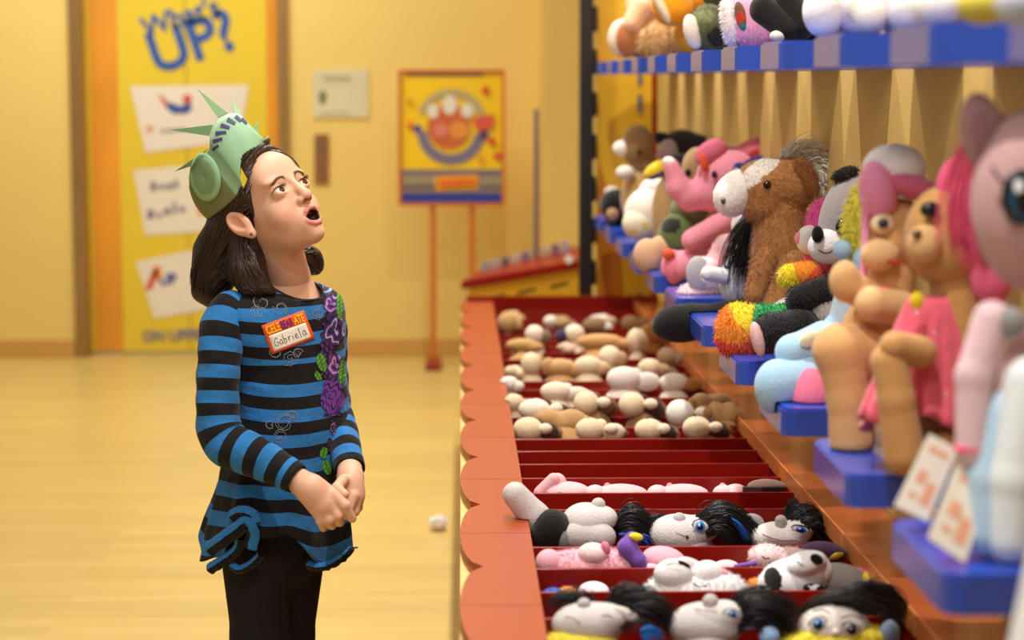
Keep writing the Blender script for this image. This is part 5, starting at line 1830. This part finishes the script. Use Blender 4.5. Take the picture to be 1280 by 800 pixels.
upper('plush_bear', 'cream plush bear with brown foot sole at the far left end of the upper shelf', 6.78, 795, 26, (232, 190, 140), [('foot', [('e', 788, 48, -24, 18, 23, 8)], (178, 112, 68), 1.6), ('foot_rim', [('e', 780, 48, -14, 20, 24, 10)], (240, 222, 204), 1.6), ('arm', [('c', 800, 10, -18, 14, 790, 30, -24, 12)], (238, 186, 150), 1.8)])
upper('plush_lion', 'tan shaggy plush with ruffled paws second from the far end of the upper shelf', 6.2, 825, 26, (214, 172, 116), [('paw', [('e', 818, 52, -22, 20, 20, 14)], (206, 166, 112), 1.8, (900, 8, .9)), ('paw', [('e', 846, 50, -18, 16, 18, 14)], (194, 150, 96), 1.8, (700, 8, .9))])
upper('plush_duck', 'orange yellow plush bird with white stripe above the camouflage foot', 5.69, 855, 28, (240, 166, 34), [('wing', [('e', 840, 8, -26, 26, 24, 16, -10)], (242, 160, 26), 1.8), ('stripe', [('e', 826, 8, -38, 6, 24, 8, 28)], (240, 224, 190), 1.6)])
upper('plush_bear', 'green camouflage plush bear with white foot sole ' + US, 5.14, 890, 30, (84, 92, 56), [('leg', [('e', 886, 36, -22, 26, 30, 22), ('e', 880, 20, -40, 12, 9, 20, 0, (120, 124, 84), None, 'p'), ('e', 898, 46, -40, 14, 12, 30, 0, (30, 30, 24), None, 'p'), ('e', 906, 18, -40, 10, 9, 30, 0, (40, 40, 26), None, 'p')], (84, 92, 56), 1.6, (1500, 4, .6)), ('foot_sole', [('e', 866, 40, -34, 11, 22, 8, 16)], (232, 222, 206), 1.5)])
t = upper('plush_bear', 'pink plush with white fuzzy trim and printed foot ' + US, 4.59, 945, 34, (240, 170, 200), [('leg', [('e', 938, 24, -26, 32, 36, 26)], (238, 168, 200), 1.6, (1200, 3, .6)), ('trim', [('e', 912, 26, -30, 10, 31, 18, 8)], (246, 236, 236), 1.6, (900, 5, .6)), ('printed_patch', [('e', 926, 20, -48, 7, 18, 5, 14), ('e', 925, 22, -50, 5, 7, 30, 0, (206, 60, 40), None, 'p'), ('e', 930, 36, -50, 6, 6, 30, 0, (40, 130, 140), None, 'p')], (120, 90, 70), 1.2)])
upper('plush_cat', 'black plush with long dark legs draped ' + US, 4.0, 985, 38, (30, 28, 30), [('leg', [('c', 955, 12, -24, 18, 985, 36, -38, 16)], (24, 22, 24), 1.8), ('leg', [('c', 985, 6, -24, 20, 1000, 32, -36, 18)], (22, 20, 22), 1.8), ('foot_tip', [('e', 972, 45, -44, 10, 7, 8)], (214, 208, 200), 1.6)])
upper('plush_rabbit', 'white plush rabbit with soft round foot ' + US + ' beside the black one', 3.5, 1050, 40, (232, 226, 226), [('foot', [('e', 1030, 14, -32, 26, 32, 26)], (236, 232, 232), 2), ('foot', [('e', 1068, 12, -34, 24, 30, 24)], (206, 196, 210), 2)])
upper('plush_unicorn', 'shiny silver white plush with satin legs ' + US, 2.95, 1110, 46, (214, 208, 206), [('leg', [('c', 1080, 10, -30, 22, 1088, 22, -44, 20)], (222, 214, 206), 2.2), ('leg', [('c', 1120, 4, -30, 24, 1130, 18, -46, 22)], (206, 202, 206), 2.2)])
upper('plush_lamb', 'plain white plush lamb ' + US + ' left of the yellow green one', 2.42, 1180, 46, (232, 228, 222), [('foot', [('e', 1172, 8, -36, 30, 26, 26)], (236, 232, 226), 2.4)])
upper('plush_frog', 'yellow green plush resting near the right end of the upper shelf', 2.12, 1240, 48, (206, 194, 84), [('foot', [('e', 1230, 6, -36, 34, 24, 28)], (214, 198, 80), 2.4)])
upper('plush_mouse', 'pale grey plush at the very right end of the upper shelf', 1.83, 1300, 50, (186, 190, 206), [('foot', [('e', 1276, 6, -36, 30, 26, 28)], (190, 196, 214), 2.6)])

# ------------------------------------------------------------------ unstuffed toys lying in the bin
def bin_cut(Y):
    """cloth pressed flat by the dividers, the floor and the two side boards"""
    out = []
    for y in DIV:
        if abs(y - Y) > .3: continue
        out.append(dict(fn=lambda X, y=y: np.maximum(np.abs(X[..., 1] - y) - (.0045 + Y * .0009), X[..., 2] - (zdiv(y) + .001)), lo=np.array([-.2, y - .012, zdiv(y) - .3]), hi=np.array([.9, y + .012, zdiv(y) + .002]), col=None, k=0.0, op='s'))
    out.append(dict(fn=lambda X: X[..., 2] - (zdiv(X[..., 1]) - BINZ + .001), lo=None, hi=None, col=None, k=0.0, op='s'))
    out.append(dict(fn=lambda X: np.maximum(X[..., 0] - (XI0 + .001), X[..., 2] - (zrail(X[..., 1]) + .001)), lo=None, hi=None, col=None, k=0.0, op='s'))
    out.append(dict(fn=lambda X: np.maximum((XI1 - .005) - X[..., 0], X[..., 2] - (zrail(X[..., 1]) + .005)), lo=None, hi=None, col=None, k=0.0, op='s'))
    return out


def bintoy(name, label, Y, x, ytop, rx, col, group=None, fur=None, cell=2.0, body=True, rd=None):
    t = Toy(name, label, Y, x, zdiv(Y) - BINZ, 'plush toy', group)
    # trunk lying on the bin floor below the visible head
    t.cut = bin_cut(Y)
    t.inbin = True
    q = P(x, 400, Y)
    yf = 400 + (q[2] - (zdiv(Y) - BINZ)) / t.u
    if body:
        ym = (ytop + yf) / 2
        d_ = min(.07 / t.u, rx * 1.2) if rd is None else rd
        t.part('body', [('e', x, ym + 2, 0, rx, (yf - ytop) / 2 - 2, d_)], col, cell * 1.3, 4, fur)
    return t


GW = (206, 200, 198)
BK = (24, 22, 24)

# front row: grey faced dolls with black hair
t = bintoy('plush_doll', 'grey faced plush doll with yellow jacket lying at the left of the nearest bin row', 3.04, 735, 770, 46, GW)
t.part('head', [('e', 735, 780, 0, 46, 28, 34), ('e', 760, 772, -4, 26, 18, 24)], GW, 1.4, 6)
t.part('nose', [('c', 729, 770, -4, 10, 730, 756, -6, 9)], (186, 178, 176), 1.1, 5)
t.part('ear', [('e', 782, 768, -14, 20, 8, 7, -26)], (222, 214, 206), 1.1, 3)
t.doll_eye(760, 777, -24, 10, 7, -8)
t.line('mouth', [(706, 771, -26), (716, 773, -30), (726, 779, -34)], .7, 'stitch_red', (150, 70, 70))
t.part('jacket', [('e', 724, 805, -18, 44, 18, 26)], (240, 224, 80), 1.5, 5, (2600, 8, .7))
t.hair('hair', [[(785, 780, -14), (800, 762, -10), (830, 770, -8), (846, 795, -6)], [(778, 766, -4), (800, 748, 0), (825, 752, 2), (838, 780, 2)], [(760, 758, 6), (770, 738, 8), (786, 738, 10), (800, 756, 10)], [(780, 790, -20), (800, 782, -18), (820, 788, -16), (836, 800, -14)]], 420, 5, .9, BK, 3)
t.hair('hair', [[(720, 758, 10), (705, 748, 12), (690, 752, 14), (680, 768, 14)], [(745, 756, 10), (738, 742, 12), (728, 738, 14), (718, 742, 14)]], 130, 4, .7, BK, 8)
t.hair('hair_streak', [[(800, 788, -24), (812, 782, -24), (826, 792, -24)], [(804, 800, -24), (815, 796, -24), (826, 800, -24)]], 40, 2, 1.0, (30, 120, 214), 5)

t = bintoy('plush_doll', 'grey faced plush doll with bump nose in the middle of the nearest bin row', 3.04, 880, 764, 48, GW)
t.part('head', [('e', 882, 782, 0, 48, 30, 36), ('e', 905, 768, -4, 30, 18, 26)], GW, 1.4, 6)
t.part('nose', [('c', 888, 768, -6, 11, 888, 752, -8, 10)], (196, 188, 184), 1.1, 5)
t.doll_eye(915, 768, -26, 10, 6, -6)
t.line('mouth', [(868, 761, -18), (880, 763, -26), (896, 764, -30)], .7, 'stitch_red', (150, 70, 70))
t.hair('hair', [[(925, 756, -14), (945, 748, -14), (975, 756, -12), (990, 785, -10)], [(930, 775, -22), (950, 768, -22), (972, 780, -20), (982, 802, -18)], [(915, 748, 4), (940, 738, 6), (970, 746, 6), (1000, 770, 6)], [(925, 790, -26), (945, 786, -26), (962, 795, -24), (972, 808, -22)]], 460, 5, .9, BK, 13)

t = bintoy('plush_doll', 'plush doll with two big eyes under dark hair, rightmost in the nearest bin row', 3.04, 1045, 770, 46, (226, 214, 206))
t.part('head', [('e', 1042, 784, 0, 46, 30, 36)], (228, 216, 208), 1.4, 6)
t.doll_eye(1022, 780, -30, 11, 9, 8)
t.doll_eye(1064, 787, -31, 11, 8, -10, (60, 60, 70))
t.line('eyebrow', [(1016, 764, -28), (1028, 762, -29), (1038, 767, -32)], .9, 'stitch_brown', (60, 40, 36))
t.line('eyebrow', [(1052, 772, -32), (1064, 769, -31), (1078, 774, -28)], .9, 'stitch_brown', (60, 40, 36))
t.part('nose', [('e', 1044, 790, -34, 6, 5, 6)], (236, 220, 210), 1, 2)
t.part('collar', [('e', 1035, 803, -20, 66, 14, 24), ('e', 1085, 796, -14, 34, 12, 20)], (242, 222, 64), 1.6, 5, (2600, 9, .7))
t.part('mitten', [('e', 962, 796, -26, 13, 14, 13)], (150, 186, 222), 1.3, 3)
t.part('mitten', [('e', 1112, 794, -22, 13, 20, 14)], (140, 160, 190), 1.3, 3)
t.hair('hair', [[(1000, 772, 8), (1015, 752, 4), (1045, 742, 0), (1080, 745, 0)], [(1030, 750, 4), (1060, 745, 0), (1095, 752, -6), (1122, 772, -10)], [(1086, 766, -8), (1100, 764, -12), (1116, 775, -14), (1126, 792, -14)], [(1035, 748, 4), (1070, 734, 6), (1105, 740, 8), (1128, 762, 8)], [(1070, 740, 10), (1095, 732, 12), (1118, 742, 14), (1130, 765, 12)]], 520, 3.5, 1.0, (40, 28, 26), 23)

# second row: white dogs
t = bintoy('plush_dog', 'fluffy white plush dog lying on its back among the grey dolls', 3.38, 865, 718, 52, (240, 238, 238), None, None, 2.0)
t.part('coat', [('e', 860, 742, -10, 58, 26, 36), ('e', 898, 740, -14, 36, 24, 28)], (240, 238, 238), 1.7, 6, (4600, 8, .7))
t.part('muzzle', [('e', 842, 718, -18, 25, 20, 22)], (240, 236, 236), 1.3, 4)
t.part('muzzle', [('e', 884, 717, -12, 20, 17, 18)], (238, 232, 232), 1.3, 4)
t.part('ear', [('e', 862, 704, 0, 16, 7, 8, -18)], (244, 214, 220), 1.2, 3)
t.part('nose', [('e', 903, 716, -14, 8, 6, 6, -20)], (238, 170, 186), 1.0, 2)
t.line('mouth', [(833, 706, -34), (842, 704, -36), (852, 706, -36)], .7)
t.line('closed_eye', [(866, 729, -44), (874, 733, -45), (884, 732, -44)], .8)
t.part('nose_tip', [('e', 855, 705, -26, 9, 3, 5, -24)], EYE_BLACK, .9, 2)

t = bintoy('plush_dog', 'black and white spotted plush dog lying beside the dark haired doll', 3.38, 1000, 712, 44, (238, 236, 238))
t.part('head', [('e', 985, 728, -6, 40, 30, 34, 20), ('e', 1010, 712, -8, 30, 24, 28), ('e', 965, 722, -30, 11, 18, 22, 20, EYE_BLACK, None, 'p'), ('e', 1066, 730, -10, 30, 22, 60, 0, (150, 138, 132), None, 'p')], (240, 238, 240), 1.5, 6, (1500, 4, .6))
t.part('muzzle', [('e', 1008, 704, -26, 26, 15, 20, 16)], (242, 240, 242), 1.2, 4)
t.part('nose', [('e', 1021, 699, -44, 9, 6, 6, -28)], EYE_BLACK, .8, 2)
t.part('ear', [('e', 1052, 726, 0, 38, 22, 22, -12)], (146, 136, 132), 1.5, 4)
t.part('eye', [('e', 1020, 738, -42, 17, 8, 6, -14), ('e', 1022, 737, -44, 11, 6, 30, -14, (240, 240, 242), None, 'p'), ('e', 1027, 738, -44, 8, 6, 30, -14, EYE_BLACK, None, 'p')], EYE_BLACK, .7, .2, m=GLOSSY)
t.line('mouth', [(996, 701, -44), (1000, 705, -46), (1004, 706, -47)], .7)
t.part('collar', [('e', 945, 735, 4, 12, 12, 12, 30)], (238, 150, 60), 1.4, 3, (500, 6, .7))

t = bintoy('plush_bear', 'rainbow plush bear with white paw peeping over the divider at left', 3.38, 712, 742, 30, (60, 110, 200))
t.part('paw', [('e', 742, 740, -6, 20, 13, 20)], (242, 238, 240), 1.3, 3)
t.part('arm', [('e', 692, 744, -6, 14, 9, 14)], (46, 96, 196), 1.2, 3, (500, 4, .6))
t.part('arm', [('e', 710, 743, -4, 12, 10, 14)], (238, 150, 70), 1.2, 3, (500, 4, .6))
t = bintoy('plush_bird', 'pink and yellow plush lying against the right rail behind the spotted dog', 3.40, 1082, 716, 26, (240, 110, 170))
t.part('wing', [('e', 1066, 718, -10, 20, 10, 14, -8)], (240, 100, 170), 1.3, 3, (500, 4, .6))
t.part('wing', [('e', 1092, 727, -20, 20, 10, 14, -20)], (238, 206, 60), 1.3, 3, (500, 4, .6))

# third row: pink plush
PKF = (240, 176, 190)
t = bintoy('plush_bear', 'pink fuzzy plush bear lying along the divider at left, white paw up', 3.55, 735, 694, 56, PKF)
t.part('coat', [('e', 725, 707, -8, 48, 20, 30), ('e', 765, 706, -8, 34, 19, 28)], PKF, 1.5, 6, (3600, 6, .6))
t.part('paw', [('e', 741, 692, -22, 19, 14, 16)], (244, 216, 216), 1.2, 3)
t.part('paw', [('e', 686, 704, -18, 17, 18, 16)], (238, 178, 192), 1.3, 3)
t.part('paw_pad', [('e', 757, 685, -28, 6, 9, 6, 20)], (232, 130, 158), 1.0, 2)
t.part('nose', [('e', 726, 716, -38, 8, 6, 5)], (226, 120, 150), 1.0, 2)
t = bintoy('plush_seal', 'purple satin plush with yellow bow draped over the pink bear', 3.56, 798, 700, 12, (128, 90, 176), None, None, 1.5)
t.part('scarf', [('c', 784, 684, -30, 12, 797, 700, -34, 10), ('c', 797, 700, -34, 10, 803, 712, -34, 9), ('c', 784, 684, -30, 11, 790, 672, -26, 8)], (124, 84, 176), 1.1, 4)
t.part('bow', [('e', 795, 671, -34, 9, 5, 6, -10)], (238, 214, 40), .9, 2)
t = bintoy('plush_rabbit', 'pink plush rabbit curled beside the purple and yellow one', 3.55, 832, 692, 26, (244, 172, 190))
t.part('head', [('e', 830, 700, -8, 28, 17, 26, -10)], (244, 176, 192), 1.4, 4)
t.part('ear', [('e', 824, 712, -28, 22, 8, 10, -6)], (248, 200, 208), 1.2, 3)
t = bintoy('plush_dog', 'pale pink plush dog lying in the middle of the right bin half', 3.55, 960, 690, 36, (244, 214, 212))
t.part('head', [('e', 958, 696, -8, 22, 16, 22), ('e', 985, 698, -4, 28, 14, 22)], (244, 214, 214), 1.4, 5, (1600, 5, .6))
t.line('closed_eye', [(952, 695, -30), (957, 698, -31), (962, 697, -31)], .7)
t.part('paw', [('e', 908, 708, -10, 16, 8, 14)], (246, 206, 214), 1.3, 3)
t.part('ribbon', [('c', 920, 708, -26, 3, 944, 704, -32, 3)], (140, 96, 180), 1.0, 1)
t = bintoy('plush_dragon', 'dark purple plush with yellow eye in the bin corner at right', 3.56, 1036, 688, 26, (70, 44, 78))
t.part('head', [('e', 1030, 690, -6, 30, 13, 22, -6)], (86, 52, 92), 1.4, 3)
t.part('eye', [('e', 1045, 695, -26, 10, 4, 4, 18)], (206, 176, 40), .9, 2, m=GLOSSY)

# fourth row: grey dolls with big bump noses
t = bintoy('plush_doll', 'grey plush doll lying face down with one leg over the orange rail', 3.80, 725, 640, 44, (196, 190, 190))
t.part('torso', [('e', 732, 652, -10, 30, 24, 30), ('e', 752, 648, -12, 20, 16, 22)], (214, 208, 206), 1.4, 6)
t.part('bump', [('e', 748, 631, -10, 9, 9, 9)], (200, 194, 192), 1.0, 2)
t.part('leg', [('c', 644, 618, -10, 16, 668, 646, -8, 19), ('c', 668, 646, -8, 19, 690, 668, -6, 18)], (204, 196, 194), 1.5, 5)
t.part('shorts', [('e', 690, 662, -20, 26, 26, 26, -10)], (26, 24, 26), 1.5, 4)
t.part('arm', [('c', 720, 670, -30, 18, 752, 672, -32, 18)], (200, 192, 192), 1.4, 4)
t.part('cuff', [('e', 705, 676, -34, 8, 16, 14)], (120, 116, 118), 1.2, 2)
t.hair('hair', [[(768, 655, -8), (785, 640, -6), (805, 645, -4), (822, 668, -4)], [(770, 665, -14), (785, 658, -14), (800, 664, -12), (812, 680, -12)], [(770, 645, 4), (786, 630, 6), (800, 636, 6), (812, 656, 6)]], 300, 4, .7, BK, 33)
t.hair('hair_streak', [[(772, 668, -24), (784, 668, -24), (794, 676, -24)], [(806, 672, -24), (812, 674, -24), (818, 682, -24)]], 30, 2, .9, (30, 80, 180), 5)
t = bintoy('plush_doll', 'grey faced plush doll with bright blue eye and black hair, centre of its bin row', 3.80, 858, 650, 42, GW)
t.part('head', [('e', 848, 668, -6, 38, 26, 32), ('e', 878, 660, -8, 22, 17, 24)], (216, 210, 208), 1.3, 6)
t.part('nose', [('c', 848, 660, -14, 9, 849, 649, -16, 8.5)], (196, 188, 186), 1.0, 4)
t.part('ear', [('e', 897, 656, -24, 8, 11, 6, -14)], (226, 220, 214), 1.0, 2)
t.doll_eye(876, 658, -32, 10, 8, -4, (52, 150, 226), -1, 0)
t.line('mouth', [(832, 660, -26), (842, 665, -34), (852, 669, -37), (860, 671, -37)], .7, 'stitch_red', (150, 70, 70))
t.part('button', [('e', 859, 671, -38, 2.2, 2.2, 2)], (90, 80, 84), .6, .2)
t.hair('hair', [[(872, 645, -12), (890, 634, -14), (915, 642, -12), (935, 680, -10)], [(884, 668, -34), (896, 660, -36), (905, 668, -34), (912, 684, -30)], [(880, 640, 0), (900, 630, 2), (930, 644, 2), (950, 672, 2)], [(896, 650, -30), (910, 650, -30), (922, 664, -26), (930, 684, -22)]], 480, 4, .8, BK, 43)
t.hair('hair', [[(836, 650, 6), (818, 646, 8), (800, 658, 8), (790, 676, 6)], [(830, 655, 4), (815, 656, 4), (806, 668, 4), (802, 682, 2)]], 120, 4, .7, BK, 44)
t.hair('hair_streak', [[(912, 648, -28), (922, 656, -28), (932, 672, -24)], [(918, 650, -28), (927, 660, -27), (934, 678, -24)]], 30, 1.5, .8, (40, 110, 210), 6)
t = bintoy('plush_doll', 'grey faced plush doll with spiky black hair in the right corner of its bin row', 3.80, 982, 656, 40, GW)
t.part('head', [('e', 974, 672, -6, 38, 20, 30), ('e', 996, 662, -8, 22, 14, 22)], (218, 210, 206), 1.3, 6)
t.part('nose', [('c', 977, 664, -16, 9, 976, 651, -16, 7.5)], (176, 166, 164), 1.0, 4)
t.doll_eye(1001, 662, -28, 11, 5, -10, (50, 120, 210))
t.part('ear', [('e', 942, 652, 14, 14, 10, 9, -20)], (150, 144, 144), 1.2, 3)
t.line('mouth', [(953, 668, -30), (966, 673, -35), (980, 676, -37), (996, 675, -35)], .7, 'stitch_red', (150, 70, 70))
t.hair('hair', [[(985, 652, -6), (1002, 640, -4), (1022, 648, -4), (1034, 672, -4)], [(1008, 660, -24), (1020, 656, -22), (1030, 668, -20), (1036, 682, -18)], [(980, 648, 6), (984, 636, 8), (988, 630, 8), (990, 626, 8)], [(995, 645, 6), (1010, 636, 8), (1026, 648, 8), (1036, 668, 8)]], 380, 4, .8, BK, 53)

# fifth row: pink piglets
PIG = (246, 194, 198)
for i, (x, lab, eyex) in enumerate(((704, 'pink plush piglet with ear sticking up at the left end of its bin row', 0), (768, 'pink plush piglet lying second from left between red dividers', 0), (846, 'pink plush piglet lying third from left between red dividers', 0), (912, 'pink plush piglet lying at the right beside the dark tag', 0))):
    t = bintoy('plush_piglet', lab, 4.25, x, 604, 24, PIG, None, None, 1.6)
    if i == 0:
        t.part('head', [('e', 708, 615, -6, 30, 13, 22)], PIG, 1.3, 4)
        t.part('ear', [('c', 676, 616, -8, 9, 692, 599, -8, 8)], (246, 186, 194), 1.1, 3)
        t.part('ear', [('e', 696, 603, -2, 12, 12, 9)], (246, 200, 202), 1.1, 3)
        t.eye(699, 618, -29, 5, 3, (20, 60, 66))
    else:
        w = (0, 34, 32, 16)[i]
        t.part('head', [('e', x + 8, 617, -6, w, 12, 20)], PIG, 1.4, 4)
        t.part('snout', [('e', x - 24 if i < 3 else x - 8, 616, -8, 13, 10, 14)], (248, 200, 204), 1.2, 3)
        t.part('ear', [('e', x - 8, 610, 0, 5, 7, 5, 20)], (240, 150, 160), 1.0, 2)
t = bintoy('plush_mole', 'greyish brown plush lying at the right end beyond the pink piglets', 4.26, 962, 604, 22, (150, 118, 106), None, None, 1.6)
t.part('head', [('e', 958, 608, -4, 24, 9, 18)], (158, 124, 112), 1.3, 3)
for xx, w, lab, c in ((940, 12, 'grey paper tag lying flat beside the last pink piglet', (96, 76, 74)), (966, 15, 'near black paper tag at the right end of the piglet row', (40, 30, 34))):
    a, b = P(xx - w, 608, 4.19), P(xx + w, 614, 4.19)
    o = box('toy_tag', (a[0], 4.183, b[2] - .012), (b[0], 4.193, a[2]), mat('tag_tone_%d' % c[0], c, 0.5), None, .002)
    tag(o, lab, 'tag')

# far rows: puppies, out of focus
CRM = (238, 214, 178); DRK = (74, 50, 34); TNF = (198, 158, 108)
PUPS = [  # x, y, rx, ry, colour, Y, ear colour, ear dx
    (660, 537, 19, 16, CRM, 4.95, DRK, 24), (737, 537, 18, 15, CRM, 4.95, (236, 220, 190), 30), (811, 537, 18, 14, CRM, 4.95, DRK, 20), (871, 535, 18, 15, CRM, 4.95, DRK, 26),
    (668, 512, 20, 14, (244, 232, 212), 5.17, DRK, 30), (733, 504, 16, 16, CRM, 5.17, (120, 80, 54), 24), (790, 506, 17, 16, CRM, 5.17, DRK, 26), (850, 517, 18, 18, (242, 234, 222), 5.17, (172, 132, 88), 30),
    (642, 503, 12, 11, CRM, 5.34, TNF, 12), (695, 489, 20, 12, (242, 222, 200), 5.34, (238, 220, 200), 26), (712, 492, 12, 9, (242, 224, 204), 5.52, (240, 230, 214), 22), (780, 474, 22, 16, (242, 228, 218), 5.7, (240, 228, 216), 28), (842, 478, 18, 12, (240, 226, 210), 5.7, (170, 116, 50), 22), (636, 480, 12, 10, (238, 228, 218), 5.7, (240, 228, 216), 10),
    (664, 455, 13, 15, (240, 218, 180), 6.05, TNF, 22), (700, 459, 20, 11, (214, 172, 118), 6.05, (206, 162, 110), 18), (735, 457, 18, 12, (240, 220, 184), 6.05, (226, 196, 150), 14), (762, 446, 14, 14, (242, 222, 188), 6.2, TNF, 12), (812, 460, 15, 12, (240, 214, 172), 6.05, (196, 160, 122), 14), (834, 446, 13, 12, (186, 150, 116), 6.2, (180, 140, 108), 10), (640, 464, 10, 7, CRM, 6.05, CRM, 10),
    (652, 431, 20, 8, (212, 170, 108), 6.6, (204, 160, 102), 12), (668, 418, 12, 12, (240, 226, 204), 6.75, (130, 110, 86), 12), (718, 417, 13, 12, (238, 222, 198), 6.75, (66, 58, 92), -14), (750, 427, 30, 10, (216, 168, 108), 6.6, (206, 156, 100), 24), (705, 434, 9, 5, (232, 196, 172), 6.6, (232, 196, 172), 6), (796, 426, 13, 16, (236, 212, 176), 6.6, (240, 230, 214), 4), (815, 417, 16, 14, (180, 130, 74), 6.75, (186, 138, 82), 12),
    (635, 404, 13, 15, (196, 158, 102), 7.3, (206, 166, 104), 8), (688, 402, 9, 8, (238, 224, 208), 7.3, (176, 140, 94), 14), (702, 404, 12, 10, (176, 138, 92), 7.45, (150, 116, 78), 10), (744, 407, 16, 11, (150, 122, 84), 7.3, (238, 228, 214), 10), (750, 399, 14, 6, (238, 230, 220), 7.6, (200, 170, 140), 10), (788, 404, 12, 10, (196, 156, 108), 7.45, (160, 124, 84), 10), (640, 396, 8, 8, (214, 180, 120), 7.7, (206, 170, 112), 8), (808, 405, 11, 10, (176, 132, 82), 7.5, (220, 186, 146), 8)]
NTH = ['leftmost', 'second from left', 'third from left', 'fourth from left', 'fifth from left', 'sixth from left', 'seventh from left', 'eighth from left', 'ninth from left']


def row_of(Y):
    for k, (lim, nm) in enumerate(((5.0, 'first puppy row past the empty bins'), (5.25, 'second puppy row past the empty bins'), (5.9, 'whitish middle rows of the bin'), (6.3, 'far middle row of tan and cream toys'), (7.0, 'last but one row of the bin'), (9, 'farthest row at the bin end'))):
        if Y < lim: return k, nm


rows_ = {}
for p in PUPS: rows_.setdefault(row_of(p[5])[0], []).append(p)
for i, (x, y, rx, ry, c, Y, ec, ex_) in enumerate(PUPS):
    near = Y < 5.2
    k, nm = row_of(Y)
    n_ = sorted(q[0] for q in rows_[k]).index(x)
    tone = 'cream' if c[2] > 165 and c[0] > 225 else 'tan' if c[0] > 190 else 'brown'
    lab, grp = '%s plush puppy, %s in the %s' % (tone, NTH[n_], nm), 'puppies in the ' + nm
    t = bintoy('plush_puppy', lab, Y, x + (ex_ * .5 if near else 0), y + ry * .1, rx * (1.5 if near else 1.35), (146, 104, 66) if near else c, grp, None, 1.9, True)
    t.part('head', [('e', x, y, -4, rx, ry, min(rx, ry))], c, 1.7, 3)
    t.part('ear', [('e', x + ex_, y + 3, -4, max(9, rx * .8), max(7, ry * .75), 8)], ec, 1.7, 3)
    t.part('ear', [('e', x + ex_ * .45, y - ry * .5, 6, max(6, rx * .45), max(4, ry * .4), 6)], ec, 1.7, 3)
    if near:
        t.part('nose', [('e', x - rx * .1, y - ry * .86, -4, 3, 2.4, 3)], (70, 46, 36), 1.2, 1)
        t.part('back', [('e', x + ex_ * .9, y + ry * .3, 8, rx * 1.1, ry * .8, 12)], (150, 108, 70), 1.8, 4, (500, 4, .8))
    if near:
        t.part('muzzle', [('e', x + ex_ * .9, y - 1, -10, 9, 7, 8)], (240, 220, 194), 1.6, 3)
for x, y, rx, Y in ((702, 523, 42, 5.02), (890, 503, 34, 5.2), (905, 514, 26, 5.06)):
    t = bintoy('plush_puppy', ('curly tan plush puppy lying behind the first two cream faced ones', 'curly tan plush puppy against the right rail, the farther of two', 'curly tan plush puppy against the right rail, the nearer of two')[(702, 890, 905).index(x)], Y, x, y, rx, (188, 148, 98), 'curly tan puppies')
    t.part('coat', [('e', x, y + 6, 4, rx, 15, 18), ('e', x - rx * .4, y, 0, rx * .4, 12, 14), ('e', x + rx * .3, y + 1, 2, rx * .4, 13, 14)], (190, 150, 100), 1.8, 4)
    t.part('ear', [('e', x - rx * .7, y + 2, -6, 8, 8, 7)], (170, 128, 82), 1.7, 3)
